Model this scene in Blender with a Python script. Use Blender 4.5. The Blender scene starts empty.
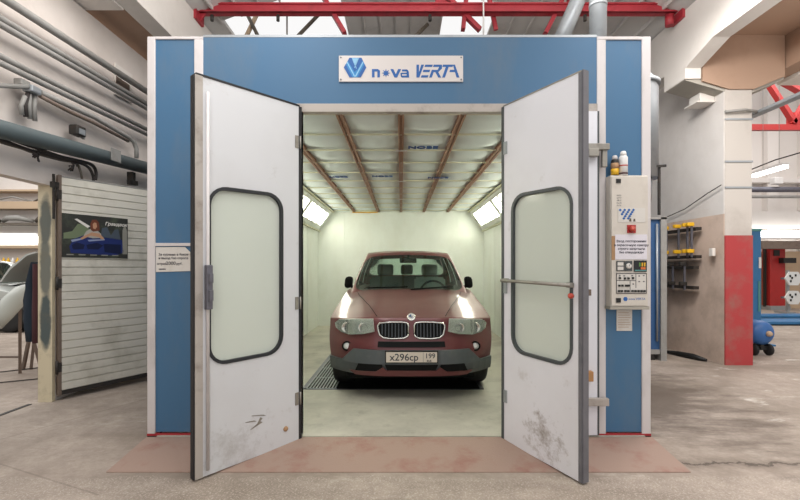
import bpy, bmesh, math, random
from mathutils import Vector, Matrix
random.seed(7)
PI = math.pi
scn = bpy.context.scene
COL = scn.collection
F, CX, HY, CZ = 430.0, 401.0, 268.0, 1.383

def P(px, py, Y):
    return Vector(((px - CX) / F * Y, Y, CZ + (HY - py) / F * Y))
def PX(px, py, X):
    Y = X * F / (px - CX)
    return P(px, py, Y)

# ------------------------------------------------------------------ materials
def lin(c):
    return tuple((x / 12.92 if x <= 0.04045 else ((x + 0.055) / 1.055) ** 2.4) for x in c)
def hexc(h):
    h = h.lstrip('#')
    return lin(tuple(int(h[i:i + 2], 16) / 255 for i in (0, 2, 4)))

class NT:
    def __init__(s, name):
        s.m = bpy.data.materials.new(name); s.m.use_nodes = True
        s.t = s.m.node_tree; s.t.nodes.clear()
        s.out = s.t.nodes.new('ShaderNodeOutputMaterial')
    def n(s, typ, **kw):
        nd = s.t.nodes.new('ShaderNode' + typ)
        for k, v in kw.items():
            if k in nd.inputs: nd.inputs[k].default_value = v
            else: setattr(nd, k, v)
        return nd
    def l(s, a, b): s.t.links.new(a, b)
    def mix(s, fac, a, b, typ='MIX'):
        m = s.n('Mix', data_type='RGBA', blend_type=typ)
        for sock, v in ((m.inputs[0], fac), (m.inputs[6], a), (m.inputs[7], b)):
            if hasattr(v, 'is_output'): s.l(v, sock)
            elif isinstance(v, (int, float)): sock.default_value = v
            else: sock.default_value = (*v, 1)
        return m.outputs[2]
    def noise(s, co, scale, detail=4, rough=.55):
        n = s.n('TexNoise'); n.inputs['Scale'].default_value = scale
        n.inputs['Detail'].default_value = detail; n.inputs['Roughness'].default_value = rough
        s.l(co, n.inputs['Vector']); return n.outputs['Fac']
    def ramp(s, fac, stops):
        r = s.n('ValToRGB'); cr = r.color_ramp
        while len(cr.elements) < len(stops): cr.elements.new(.5)
        for e, (p, c) in zip(cr.elements, stops):
            e.position = p; e.color = (*((c,) * 3 if isinstance(c, (int, float)) else c), 1)
        s.l(fac, r.inputs[0]); return r.outputs[0]
    def math(s, op, a, b=None, c=None):
        m = s.n('Math', operation=op)
        for i, v in enumerate((a, b, c)):
            if v is None: continue
            if hasattr(v, 'is_output'): s.l(v, m.inputs[i])
            else: m.inputs[i].default_value = v
        return m.outputs[0]

def mat(name, col, rough=.55, metal=0., dirt=None, amount=.5, scale=3., bump=0., bscale=60., coat=0., spec=.5, stretch=(1, 1, 1), streak=None):
    t = NT(name); c = hexc(col) if isinstance(col, str) else col
    b = t.n('BsdfPrincipled'); b.inputs['Roughness'].default_value = rough
    b.inputs['Metallic'].default_value = metal; b.inputs['Coat Weight'].default_value = coat
    b.inputs['Coat Roughness'].default_value = .08
    b.inputs['Specular IOR Level'].default_value = spec
    co = t.n('TexCoord').outputs['Object']
    mp = t.n('Mapping'); mp.inputs['Scale'].default_value = stretch; t.l(co, mp.inputs[0]); co = mp.outputs[0]
    b.inputs['Base Color'].default_value = (*c, 1)
    if dirt:
        d = hexc(dirt) if isinstance(dirt, str) else dirt
        f = t.noise(co, scale, 8, .65)
        f = t.ramp(f, [(.5, 0.), (.78, 1.)])
        f = t.math('MULTIPLY', f, amount)
        t.l(t.mix(f, c, d), b.inputs['Base Color'])
    if bump:
        f = t.noise(co, bscale, 5, .6)
        bp = t.n('Bump'); bp.inputs['Strength'].default_value = bump; bp.inputs['Distance'].default_value = .01
        t.l(f, bp.inputs['Height']); t.l(bp.outputs[0], b.inputs['Normal'])
    t.l(b.outputs[0], t.out.inputs[0]); return t.m

def emit(name, col, s):
    t = NT(name); e = t.n('Emission'); e.inputs[0].default_value = (*hexc(col), 1); e.inputs[1].default_value = s
    t.l(e.outputs[0], t.out.inputs[0]); return t.m

def glass(name, tint, gloss_rough=.03, milk=0., milkcol='#DDE6DC', refl=1.):
    t = NT(name)
    tr = t.n('BsdfTransparent'); tr.inputs[0].default_value = (*tint, 1)
    gl = t.n('BsdfGlossy'); gl.inputs['Roughness'].default_value = gloss_rough
    fr = t.n('Fresnel'); fr.inputs[0].default_value = 1.5
    fac = t.math('MULTIPLY', fr.outputs[0], refl)
    sh = tr.outputs[0]
    if milk:
        d = t.n('BsdfDiffuse'); d.inputs[0].default_value = (*hexc(milkcol), 1)
        mm = t.n('MixShader'); mm.inputs[0].default_value = milk
        t.l(sh, mm.inputs[1]); t.l(d.outputs[0], mm.inputs[2]); sh = mm.outputs[0]
    m = t.n('MixShader'); t.l(fac, m.inputs[0]); t.l(sh, m.inputs[1]); t.l(gl.outputs[0], m.inputs[2])
    t.l(m.outputs[0], t.out.inputs[0]); return t.m

M = {}
M['white_paint'] = mat('white_paint', '#E4E2E0', .4, dirt='#A59B90', amount=.35, scale=2.2)
M['white_frame'] = mat('white_frame', '#D2CDCD', .45, dirt='#8E8278', amount=.45, scale=4, stretch=(1, 1, .5))
M['blue_panel'] = mat('blue_panel', '#416C90', .5, dirt='#68747C', amount=.55, scale=1.6, stretch=(1.2, 1, .45))
M['booth_inner'] = mat('booth_inner', '#E8ECE6', .55, dirt='#C4C4B2', amount=.4, scale=1.1, stretch=(1, 1, .5))
M['alu'] = mat('alu', '#9C9890', .45, .6, dirt='#5E574E', amount=.6, scale=9)
M['old_alu'] = mat('old_alu', '#B4ADA6', .6, .15, dirt='#6A5C50', amount=.8, scale=5)
M['rubber'] = mat('rubber', '#17181C', .55)
M['gasket'] = mat('gasket', '#23262B', .5)
M['grey_gasket'] = mat('grey_gasket', '#454A4C', .5)
M['edge_grey'] = mat('edge_grey', '#6C6C72', .5, dirt='#44434A', amount=.5, scale=6)
M['steel'] = mat('steel', '#70707A', .45, .5, dirt='#45413C', amount=.6, scale=12)
M['dark_steel'] = mat('dark_steel', '#35322F', .6, .3, dirt='#5A4638', amount=.5, scale=9)
M['red_steel'] = mat('red_steel', '#A8323C', .5, dirt='#6E2028', amount=.6, scale=5)
M['bright_red'] = mat('bright_red', '#A82423', .5, dirt='#8A2420', amount=.4, scale=4)
M['galv'] = mat('galv', '#9EA3A7', .4, .45, dirt='#7C8084', amount=.5, scale=7)
M['pipe_grey'] = mat('pipe_grey', '#92908C', .6, dirt='#6A6660', amount=.6, scale=5)
M['duct_teal'] = mat('duct_teal', '#566163', .6, dirt='#4E5354', amount=.6, scale=3)
M['cable'] = mat('cable', '#3B3634', .7)
M['paper'] = mat('paper', '#D6D2CC', .8, dirt='#B5AA9B', amount=.4, scale=12)
M['notice'] = mat('notice', '#DEDAE2', .8)
M['ink'] = mat('ink', '#3A3A42', .8)
M['soft_ink'] = mat('soft_ink', '#6C6A6E', .8)
M['sign_white'] = mat('sign_white', '#DBD5D2', .5)
M['sign_blue'] = mat('sign_blue', '#1E5FA8', .5)
M['sign_mid'] = mat('sign_mid', '#2F8CCB', .5)
M['sign_light'] = mat('sign_light', '#8FC6EA', .5)
M['cab_white'] = mat('cab_white', '#D2CBC1', .45, dirt='#A2968A', amount=.35, scale=6)
M['black'] = mat('black', '#161616', .5)
M['lacquer_black'] = mat('lacquer_black', '#0C0D0E', .25)
M['orange_wood'] = mat('orange_wood', '#B98A5A', .7, dirt='#8A6440', amount=.6, scale=8)
M['tan_tape'] = mat('tan_tape', '#A98562', .7)
M['button_red'] = mat('button_red', '#B5402F', .4)
M['yellow'] = mat('yellow', '#E0AE1E', .45)
M['green'] = mat('green', '#5A8A40', .5)
M['blue_tank'] = mat('blue_tank', '#2F62A0', .4, dirt='#274A70', amount=.5, scale=5)
M['blue_steel'] = mat('blue_steel', '#2F6FA0', .45, dirt='#27506F', amount=.5, scale=4)
M['deep_blue'] = mat('deep_blue', '#27507E', .5, dirt='#1C3450', amount=.5, scale=3)
M['filter'] = mat('filter', '#D8E0E0', .9, dirt='#B6BCB8', amount=.4, scale=2)
M['filter_rail'] = mat('filter_rail', '#987460', .6, .2, dirt='#7A5642', amount=.6, scale=9)
M['wire'] = mat('wire', '#D2D0B8', .6)
M['filter_ink'] = mat('filter_ink', '#2E4F86', .8)
M['lamp_pane'] = emit('lamp_pane', '#FDFDE8', 14.0)
M['tube_lamp'] = emit('tube_lamp', '#FFFFFA', 6.0)
M['ramp_red'] = mat('ramp_red', '#A0887B', .8, dirt='#8E584E', amount=.85, scale=3.2, bump=.3, bscale=70)
M['red_line'] = mat('red_line', '#A52F35', .6)
M['beam_white'] = mat('beam_white', '#E4DED7', .75, dirt='#B5ABA0', amount=.35, scale=1.3, bump=.1, bscale=25)
M['beam_grey'] = mat('beam_grey', '#A9A49A', .8, dirt='#8C857A', amount=.5, scale=2)
M['brown_slab'] = mat('brown_slab', '#AE917C', .8, dirt='#947460', amount=.5, scale=1.5)
M['roof_grey'] = mat('roof_grey', '#CFCCC8', .7, dirt='#8E8A86', amount=.5, scale=1.5)
M['far_white'] = mat('far_white', '#DDD7D2', .8, dirt='#BDB4AC', amount=.35, scale=.8)
M['beige'] = mat('beige', '#C4AC90', .8, dirt='#A08A72', amount=.5, scale=1)
M['col_red'] = mat('col_red', '#A8383A', .6, dirt='#8A6A60', amount=.8, scale=3)
M['col_white'] = mat('col_white', '#C2BCB5', .7, dirt='#958B82', amount=.55, scale=1.5)
M['gate'] = mat('gate', '#D2CEC2', .5, dirt='#8E8876', amount=.65, scale=2.6)
M['brown_steel'] = mat('brown_steel', '#74655A', .6, .1, dirt='#4A3C34', amount=.6, scale=6)
M['silver'] = mat('silver', '#B4B8B4', .3, .35, coat=.4)
M['primer_grey'] = mat('primer_grey', '#B4B8B0', .5)
M['navy_cloth'] = mat('navy_cloth', '#1E2A36', .9, bump=.3, bscale=40)
M['maroon_cloth'] = mat('maroon_cloth', '#4A2A2E', .9)
M['wood_shelf'] = mat('wood_shelf', '#B59E84', .7)
M['clutter_dark'] = mat('clutter_dark', '#5E564C', .7)
M['plaque_white'] = mat('plaque_white', '#DCDCD8', .5)
def dusty_paint():
    """metallic maroon under a film of dust that has settled on the upward faces"""
    t = NT('maroon'); g = t.n('NewGeometry'); b = t.n('BsdfPrincipled')
    b.inputs['Metallic'].default_value = .15; b.inputs['Roughness'].default_value = .4
    b.inputs['Coat Weight'].default_value = .6; b.inputs['Coat Roughness'].default_value = .1
    sp = t.n('SeparateXYZ'); t.l(g.outputs['Normal'], sp.inputs[0])
    up = t.ramp(sp.outputs[2], [(.35, 0.), (.95, 1.)])
    co = t.n('TexCoord').outputs['Object']
    nz = t.ramp(t.noise(co, 3, 8, .65), [(.35, .55), (.65, 1.)])
    f = t.math('ADD', t.math('MULTIPLY', t.math('MULTIPLY', up, nz), .34), .05)
    t.l(t.mix(f, hexc('#601C22'), hexc('#947C76')), b.inputs['Base Color'])
    t.l(b.outputs[0], t.out.inputs[0]); return t.m
M['maroon'] = dusty_paint()
M['car_clad'] = mat('car_clad', '#4F5456', .55, dirt='#6E6E68', amount=.5, scale=5)
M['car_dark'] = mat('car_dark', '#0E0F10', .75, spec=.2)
M['slat_grey'] = mat('slat_grey', '#3E444A', .5)
M['tyre'] = mat('tyre', '#1B1B1B', .75)
M['rim'] = mat('rim', '#9A9C9E', .35, .7)
M['chrome'] = mat('chrome', '#D8D8D4', .15, .9)
M['seat_grey'] = mat('seat_grey', '#4A504E', .85)
M['seat_light'] = mat('seat_light', '#8A9490', .85)
M['plate_white'] = mat('plate_white', '#CFC6B8', .5)
M['roundel_blue'] = mat('roundel_blue', '#3A6FA8', .3)
M['roundel_white'] = mat('roundel_white', '#E8E8E4', .3)
M['lamp_clear'] = glass('lamp_clear', (.93, .95, .93), .08, .30, '#D0D8CE', 1.5)
M['lamp_inner'] = mat('lamp_inner', '#D6DCD2', .35, .15)
M['car_glass'] = glass('car_glass', (.74, .86, .80), .02, .04, '#9FB5A8', 1.1)
M['door_glass'] = glass('door_glass', (.62, .68, .64), .12, .74, '#E8F0E6', 1.0)
M['tray_grey'] = mat('tray_grey', '#8C9090', .5, .3)
M['hazard_orange'] = mat('hazard_orange', '#C8682A', .5)
M['teal'] = mat('teal', '#4E8A88', .5)

def wall_mat(name, base, dirt, low=None, low_z=2.2, low_fade=.03):
    t = NT(name); g = t.n('NewGeometry').outputs['Position']
    b = t.n('BsdfPrincipled'); b.inputs['Roughness'].default_value = .85
    c1 = t.ramp(t.noise(g, 1.1, 8, .62), [(.45, 0.), (.75, 1.)])
    col = t.mix(t.math('MULTIPLY', c1, .4), hexc(base), hexc(dirt))
    sp = t.n('SeparateXYZ'); t.l(g, sp.inputs[0])
    if low:
        f = t.math('GREATER_THAN', low_z, sp.outputs[2])
        c2 = t.ramp(t.noise(g, 1.7, 9, .7), [(.45, 0.), (.72, 1.)])
        lowc = t.mix(t.math('MULTIPLY', c2, .6), hexc(low[0]), hexc(low[1]))
        col = t.mix(f, col, lowc)
    bp = t.n('Bump'); bp.inputs['Strength'].default_value = .25; bp.inputs['Distance'].default_value = .02
    t.l(t.noise(g, 9, 6), bp.inputs['Height']); t.l(bp.outputs[0], b.inputs['Normal'])
    t.l(col, b.inputs['Base Color']); t.l(b.outputs[0], t.out.inputs[0]); return t.m
M['plaster'] = wall_mat('plaster', '#DED5CE', '#B3A79D')
M['plaster_right'] = wall_mat('plaster_right', '#DED9D4', '#B0A69E', ('#D8C2B2', '#96816F'), 2.18)

def post_mat():
    """yellowish post with old dark grey-green paint stains at two heights"""
    t = NT('post_yellow'); g = t.n('NewGeometry').outputs['Position']
    b = t.n('BsdfPrincipled'); b.inputs['Roughness'].default_value = .65
    sp = t.n('SeparateXYZ'); t.l(g, sp.inputs[0])
    def blob(z, hz, amp):
        dz = t.math('DIVIDE', t.math('SUBTRACT', sp.outputs[2], z), hz)
        dx = t.math('DIVIDE', t.math('ADD', sp.outputs[0], 3.77), .07)
        d = t.math('ADD', t.math('MULTIPLY', dz, dz), t.math('MULTIPLY', dx, dx))
        d = t.math('ADD', d, t.math('MULTIPLY', t.math('SUBTRACT', t.noise(g, 7, 6, .6), .5), 1.2))
        return t.math('MULTIPLY', t.ramp(d, [(.45, 1.), (1., 0.)]), amp)
    f = t.math('MAXIMUM', blob(1.88, .33, .85), t.math('MAXIMUM', blob(1.38, .4, .8), blob(.82, .36, .95)))
    c = t.mix(f, hexc('#C8BCA0'), hexc('#38474A'))
    c = t.mix(t.math('MULTIPLY', t.ramp(t.noise(g, 6, 8, .7), [(.5, 0.), (.7, 1.)]), .4), c, hexc('#6E6450'))
    t.l(c, b.inputs['Base Color']); t.l(b.outputs[0], t.out.inputs[0]); return t.m
M['post_yellow'] = post_mat()

def floor_mat():
    t = NT('concrete_floor'); g = t.n('NewGeometry').outputs['Position']
    b = t.n('BsdfPrincipled'); b.inputs['Roughness'].default_value = .78
    sp = t.n('SeparateXYZ'); t.l(g, sp.inputs[0])
    mp = t.n('Mapping'); mp.inputs['Scale'].default_value = (.45, 1.3, 1); mp.inputs['Rotation'].default_value = (0, 0, .35); t.l(g, mp.inputs[0]); sg = mp.outputs[0]
    M_ = lambda a, c: t.math('MULTIPLY', a, c)
    col = t.mix(t.ramp(t.noise(g, .9, 9, .68), [(.36, 0.), (.66, 1.)]), hexc('#BAACA0'), hexc('#8E8276'))
    st = t.ramp(t.noise(sg, .8, 10, .74), [(.5, 0.), (.64, 1.)])
    col = t.mix(M_(st, .55), col, hexc('#786C60'))
    wt = t.ramp(t.noise(sg, 2.1, 10, .75), [(.56, 0.), (.68, 1.)])
    col = t.mix(M_(wt, .6), col, hexc('#CDC2B6'))
    mo = t.ramp(t.noise(g, 6.5, 10, .72), [(.42, 0.), (.62, 1.)])
    col = t.mix(M_(mo, .38), col, hexc('#7C7064'))
    # exposed aggregate in the strip of older concrete near the front
    near = t.math('LESS_THAN', t.math('ADD', sp.outputs[1], M_(t.noise(g, 3.5, 4), .25)), 3.05)
    sk = t.ramp(t.noise(g, 75, 3, .7), [(.52, 0.), (.62, 1.)])
    col = t.mix(M_(M_(sk, near), .6), col, hexc('#D0C6BA'))
    fine = t.ramp(t.noise(g, 30, 6, .7), [(.35, 0.), (.65, 1.)])
    col = t.mix(M_(fine, .3), col, hexc('#7E7267'))
    # white paint scuffs near the second hall
    ws = t.ramp(t.noise(sg, 3.0, 8, .7), [(.6, 0.), (.66, 1.)])
    col = t.mix(M_(M_(ws, t.math('GREATER_THAN', sp.outputs[0], 3.2)), .7), col, hexc('#D8D2C8'))
    # broken seam between the two pours, right of the ramp
    wob = M_(t.math('SUBTRACT', t.noise(g, 4.5, 8, .7), .5), .34)
    d = t.math('ABSOLUTE', t.math('SUBTRACT', t.math('ADD', sp.outputs[1], wob), 3.13))
    right = t.math('GREATER_THAN', sp.outputs[0], 2.05)
    col = t.mix(M_(M_(t.ramp(d, [(.02, 1.), (.1, 0.)]), right), .45), col, hexc('#6A5E54'))
    col = t.mix(M_(M_(t.math('LESS_THAN', d, .014), right), .8), col, hexc('#4E443C'))
    # old straight joints
    for (a_, b_, c_) in ((.42, 1., 1.9), (-.9, .45, 4.6)):
        e = t.math('ABSOLUTE', t.math('SUBTRACT', t.math('ADD', M_(sp.outputs[0], a_), M_(sp.outputs[1], b_)), c_))
        jl = M_(t.math('LESS_THAN', e, .008), t.math('LESS_THAN', sp.outputs[0], -1.9))
        col = t.mix(M_(jl, .35), col, hexc('#6A5E54'))
    # oil-dark patch beside the booth
    dx = M_(t.math('SUBTRACT', sp.outputs[0], 2.5), .75); dy = t.math('SUBTRACT', sp.outputs[1], 4.9)
    rr = t.math('SQRT', t.math('ADD', M_(dx, dx), M_(M_(dy, dy), .35)))
    rr = t.math('ADD', rr, M_(t.math('SUBTRACT', t.noise(sg, 2.2, 9, .72), .5), 2.4))
    oil = t.ramp(rr, [(.45, 1.), (1., 0.)])
    col = t.mix(M_(oil, .8), col, hexc('#574B41'))
    bp = t.n('Bump'); bp.inputs['Strength'].default_value = .4; bp.inputs['Distance'].default_value = .01
    t.l(t.noise(g, 45, 6, .7), bp.inputs['Height']); t.l(bp.outputs[0], b.inputs['Normal'])
    t.l(col, b.inputs['Base Color']); t.l(b.outputs[0], t.out.inputs[0]); return t.m
M['floor'] = floor_mat()

def booth_floor_mat():
    t = NT('booth_floor'); g = t.n('NewGeometry').outputs['Position']
    b = t.n('BsdfPrincipled'); b.inputs['Roughness'].default_value = .6
    c = t.mix(t.ramp(t.noise(g, 1.3, 8, .65), [(.4, 0.), (.72, 1.)]), hexc('#BDBAAC'), hexc('#98948A'))
    c = t.mix(t.math('MULTIPLY', t.ramp(t.noise(g, 6, 8, .7), [(.55, 0.), (.7, 1.)]), .4), c, hexc('#7E796E'))
    t.l(c, b.inputs['Base Color']); t.l(b.outputs[0], t.out.inputs[0]); return t.m
M['booth_floor'] = booth_floor_mat()

def door_mat(name, base, cen, rad, amt):
    """white leaf with light scuffs and one muddy patch low down"""
    t = NT(name); g = t.n('NewGeometry').outputs['Position']
    b = t.n('BsdfPrincipled'); b.inputs['Roughness'].default_value = .42
    vm = t.n('VectorMath', operation='DISTANCE'); t.l(g, vm.inputs[0]); vm.inputs[1].default_value = cen
    h = t.math('DIVIDE', vm.outputs['Value'], rad)
    f = t.math('SUBTRACT', t.noise(g, 9, 10, .75), t.math('MULTIPLY', h, .22))
    f = t.ramp(f, [(.34, 0.), (.56, 1.)])
    c = t.mix(t.math('MULTIPLY', f, amt), hexc(base), hexc('#75675A'))
    f2 = t.ramp(t.noise(g, 1.2, 6), [(.45, 0.), (.75, 1.)])
    c = t.mix(t.math('MULTIPLY', f2, .2), c, hexc('#A8A29C'))
    f3 = t.ramp(t.noise(g, 5, 9, .7), [(.6, 0.), (.72, 1.)])
    c = t.mix(t.math('MULTIPLY', f3, .3), c, hexc('#988E84'))
    t.l(c, b.inputs['Base Color']); t.l(b.outputs[0], t.out.inputs[0]); return t.m
M['leaf_a'] = door_mat('leaf_a', '#D5D7DB', (-1.2, 3.1, .05), .3, .35)
M['leaf_b'] = door_mat('leaf_b', '#E2E3EA', (1.06, 3.13, .16), .22, .85)

# ------------------------------------------------------------------ mesh building
def origin(o):
    v = Vector((0, 0, 0))
    while o is not None:
        v += o.location; o = o.parent
    return v

def tag(o, label=None, cat=None, group=None, kind=None):
    for k, v in (('label', label), ('category', cat), ('group', group), ('kind', kind)):
        if v: o[k] = v
    return o

class MB:
    def __init__(s, M4=None):
        s.bm = bmesh.new(); s.M = M4 or Matrix.Identity(4); s.mi = 0
    def _new(s, verts, faces, smooth=False):
        vs = [s.bm.verts.new(s.M @ Vector(v)) for v in verts]
        for f in faces:
            try:
                fc = s.bm.faces.new([vs[i] for i in f]); fc.material_index = s.mi; fc.smooth = smooth
            except ValueError: pass
        return vs
    def box(s, a, b, bevel=0):
        x0, y0, z0 = a; x1, y1, z1 = b
        vs = s._new([(x0, y0, z0), (x1, y0, z0), (x1, y1, z0), (x0, y1, z0), (x0, y0, z1), (x1, y0, z1), (x1, y1, z1), (x0, y1, z1)],
                    [(0, 3, 2, 1), (4, 5, 6, 7), (0, 1, 5, 4), (1, 2, 6, 5), (2, 3, 7, 6), (3, 0, 4, 7)])
        if bevel:
            es = {e for v in vs for e in v.link_edges}
            bmesh.ops.bevel(s.bm, geom=list(es), offset=bevel, segments=2, affect='EDGES', profile=.5)
        return s
    def cbox(s, c, d, bevel=0):
        return s.box([c[i] - d[i] / 2 for i in range(3)], [c[i] + d[i] / 2 for i in range(3)], bevel)
    def prism(s, pts, d, axis='y'):
        """polygon pts swept from d[0] to d[1] along axis"""
        n = len(pts)
        def pt(a, b, c): return {'y': (a, c, b), 'x': (c, a, b), 'z': (a, b, c)}[axis]
        s._new([pt(a, b, d[0]) for a, b in pts] + [pt(a, b, d[1]) for a, b in pts],
               [tuple(range(n)), tuple(range(2 * n - 1, n - 1, -1))] + [(i, i + n, (i + 1) % n + n, (i + 1) % n) for i in range(n)])
        return s
    def tube(s, pts, r, seg=12, cap=True):
        pts = [Vector(p) for p in pts]; n = len(pts)
        rs = r if isinstance(r, (list, tuple)) else [r] * n
        rings = []; up = None
        for i, p in enumerate(pts):
            d = ((pts[min(i + 1, n - 1)] - p).normalized() + (p - pts[max(i - 1, 0)]).normalized()).normalized()
            if up is None:
                a = Vector((0, 0, 1)) if abs(d.z) < .9 else Vector((1, 0, 0)); up = a.cross(d).normalized()
            else:
                up = (up - d * up.dot(d)).normalized()
            w = d.cross(up)
            rings.append([p + (up * math.cos(2 * PI * k / seg) + w * math.sin(2 * PI * k / seg)) * rs[i] for k in range(seg)])
        vs = [v for r_ in rings for v in r_]
        fs = [(i * seg + k, i * seg + (k + 1) % seg, (i + 1) * seg + (k + 1) % seg, (i + 1) * seg + k) for i in range(n - 1) for k in range(seg)]
        vv = s._new(vs, fs, True)
        if cap:
            for base in (0, (n - 1) * seg):
                try:
                    f = s.bm.faces.new(vv[base:base + seg]); f.material_index = s.mi
                except ValueError: pass
        return s
    def cyl(s, a, b, r, seg=20, r2=None):
        return s.tube([a, b], [r, r if r2 is None else r2], seg)
    def bar(s, a, b, w, h):
        """rectangular bar from a to b (w sideways, h the other way)"""
        a, b = Vector(a), Vector(b); d = (b - a).normalized()
        u = Vector((0, 0, 1)).cross(d)
        u = u.normalized() if u.length > 1e-4 else Vector((1, 0, 0))
        v = d.cross(u)
        q = [(-w / 2, -h / 2), (w / 2, -h / 2), (w / 2, h / 2), (-w / 2, h / 2)]
        s._new([a + u * x + v * y for x, y in q] + [b + u * x + v * y for x, y in q],
               [(0, 1, 2, 3), (7, 6, 5, 4), (0, 4, 5, 1), (1, 5, 6, 2), (2, 6, 7, 3), (3, 7, 4, 0)])
        return s
    def lathe(s, prof, c=(0, 0, 0), seg=24, axis='z'):
        c = Vector(c); n = len(prof); vs = []
        for r, h in prof:
            for k in range(seg):
                a = 2 * PI * k / seg; x, y = r * math.cos(a), r * math.sin(a)
                vs.append(c + (Vector((x, y, h)) if axis == 'z' else Vector((x, h, y)) if axis == 'y' else Vector((h, x, y))))
        s_ = s._new(vs, [(i * seg + k, i * seg + (k + 1) % seg, (i + 1) * seg + (k + 1) % seg, (i + 1) * seg + k) for i in range(n - 1) for k in range(seg)], True)
        for base in (0, (n - 1) * seg):
            try:
                f = s.bm.faces.new(s_[base:base + seg]); f.material_index = s.mi
            except ValueError: pass
        return s
    def build(s, name, m, parent=None, loc=None, keep=False):
        bm = s.bm
        if not keep: bmesh.ops.recalc_face_normals(bm, faces=bm.faces)
        me = bpy.data.meshes.new(name)
        o = bpy.data.objects.new(name, me); COL.objects.link(o)
        if parent is not None:
            o.parent = parent; off = origin(parent)
        else:
            off = Vector(loc) if loc is not None else Vector((0, 0, 0)); o.location = off
        for v in bm.verts: v.co -= off
        bm.to_mesh(me); bm.free()
        for mm in (m if isinstance(m, (list, tuple)) else [m]): me.materials.append(mm)
        return o

def empty(name, loc, label=None, cat=None, group=None):
    o = bpy.data.objects.new(name, None); COL.objects.link(o); o.location = loc
    o.empty_display_size = .1
    return tag(o, label, cat, group)

def struct(mb, name, m):
    return tag(mb.build(name, m), kind='structure')

FONTS = {}
def text(name, body, size, M4, m, parent, align='CENTER', extrude=.0006, shear=0., bold=0.):
    cu = bpy.data.curves.new('t', 'FONT'); cu.body = body; cu.size = size; cu.align_x = align; cu.align_y = 'CENTER'
    cu.extrude = extrude; cu.shear = shear; cu.resolution_u = 3; cu.offset = bold
    o = bpy.data.objects.new('t', cu); COL.objects.link(o)
    bpy.context.view_layer.update()
    me = bpy.data.meshes.new_from_object(o.evaluated_get(bpy.context.evaluated_depsgraph_get()))
    bpy.data.objects.remove(o); bpy.data.curves.remove(cu)
    me.transform(M4)
    off = origin(parent) if parent is not None else Vector((0, 0, 0))
    me.transform(Matrix.Translation(-off))
    me.materials.clear(); me.materials.append(m)
    r = bpy.data.objects.new(name, me); COL.objects.link(r); r.parent = parent
    return r
def frontM(x, y, z):          # text facing -Y
    return Matrix.Translation((x, y, z)) @ Matrix.Rotation(PI / 2, 4, 'X')
def join_lines(name, lines, m, parent):
    obs = [text(name, *l, m, parent) if False else l for l in lines]
    return obs

# ------------------------------------------------------------------ camera / world
cam = bpy.data.cameras.new('camera'); co = bpy.data.objects.new('camera', cam); COL.objects.link(co)
co.location = (0, 0, CZ); co.rotation_euler = (PI / 2, 0, 0)
cam.sensor_width = 36; cam.lens = F / 800 * 36; cam.shift_x = -1 / 800; cam.shift_y = 18 / 800
cam.clip_start = .05
scn.camera = co
w = bpy.data.worlds.new('world'); scn.world = w; w.use_nodes = True
bg = w.node_tree.nodes['Background']; bg.inputs[0].default_value = (1, .99, .985, 1); bg.inputs[1].default_value = 1.05
scn.view_settings.view_transform = 'Standard'; scn.view_settings.look = 'None'
scn.view_settings.gamma = 1; scn.view_settings.use_curve_mapping = False
scn.view_settings.exposure = -0.12
scn.cycles.max_bounces = 10; scn.cycles.diffuse_bounces = 5; scn.cycles.transparent_max_bounces = 12
scn.cycles.use_denoising = True
scn.cycles.caustics_reflective = False; scn.cycles.caustics_refractive = False
scn.cycles.sample_clamp_indirect = 6

# ------------------------------------------------------------------ the setting
WL = -3.72                                   # room face of the left wall
struct(MB().box((-16, -4, -.2), (16, 24, 0)), 'floor', M['floor'])
wl = MB()
wl.box((WL - .13, -4, 0), (WL, 2.6, 4.46)); wl.box((WL - .13, 2.6, 2.3), (WL, 4.56, 4.46)); wl.box((WL - .13, 4.6, 0), (WL, 11.2, 4.46))
wl.box((WL - .13, 4.56, 2.3), (WL, 4.6, 4.46))
struct(wl, 'wall_left', M['plaster'])
struct(MB().box((-3.85, 4.56, 0), (-3.70, 4.6, 2.3)), 'trim_1', M['post_yellow'])
struct(MB().box((WL - .13, 11.2, 0), (5.0, 11.4, 6.4)), 'wall_back', M['plaster'])
struct(MB().box((4.74, 6.312, 0), (4.95, 11.2, 5.2)), 'wall_right', M['plaster_right'])
# roof beams along the hall, ceiling slabs outside them
ZB = 4.46
struct(MB().box((-3.29, -1, ZB), (-3.04, 11.2, 5.15)), 'ceiling_beam_left', M['beam_white'])
struct(MB().box((-4.0, 5.1, ZB + .1), (-3.29, 11.2, ZB + .25)), 'ceiling_slab_left', M['brown_slab'])
struct(MB().box((-4.0, 4.75, ZB - .02), (-3.29, 5.1, 5.1)), 'ceiling_beam', M['beam_white'])
rb = MB().prism([(-1, ZB), (5.72, ZB), (6.28, 4.30), (6.28, 4.15), (6.78, 4.15), (6.78, 4.4), (11.2, 4.4), (11.2, 5.15), (-1, 5.15)], (4.15, 4.38), 'x')
struct(rb, 'ceiling_beam_right', M['beam_white'])
cb = MB().prism([(4.16, 4.14), (4.78, 3.96), (5.16, 3.96), (5.62, 4.15), (5.62, 4.9), (4.16, 4.9)], (6.308, 6.75), 'y')
struct(cb, 'ceiling_beam_cross', M['beam_grey'])
struct(MB().prism([(4.40, 4.11), (4.79, 3.995), (5.15, 3.995), (5.6, 4.18), (5.6, 4.78), (4.40, 4.78)], (6.27, 6.299), 'y'), 'ceiling_panel', M['brown_slab'])
struct(MB().box((4.38, -1, 4.78), (7.8, 6.75, 4.9)), 'ceiling_slab_right', M['brown_slab'])
struct(MB().box((5.62, -1, 4.3), (5.9, 6.75, 4.78)), 'ceiling_beam_far', M['brown_slab'])  # white beam, its side in shade painted with the slab brown
struct(MB().box((5.9, 6.3, 4.25), (8.2, 6.75, 4.9)), 'ceiling_beam_end', M['beam_white'])
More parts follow.
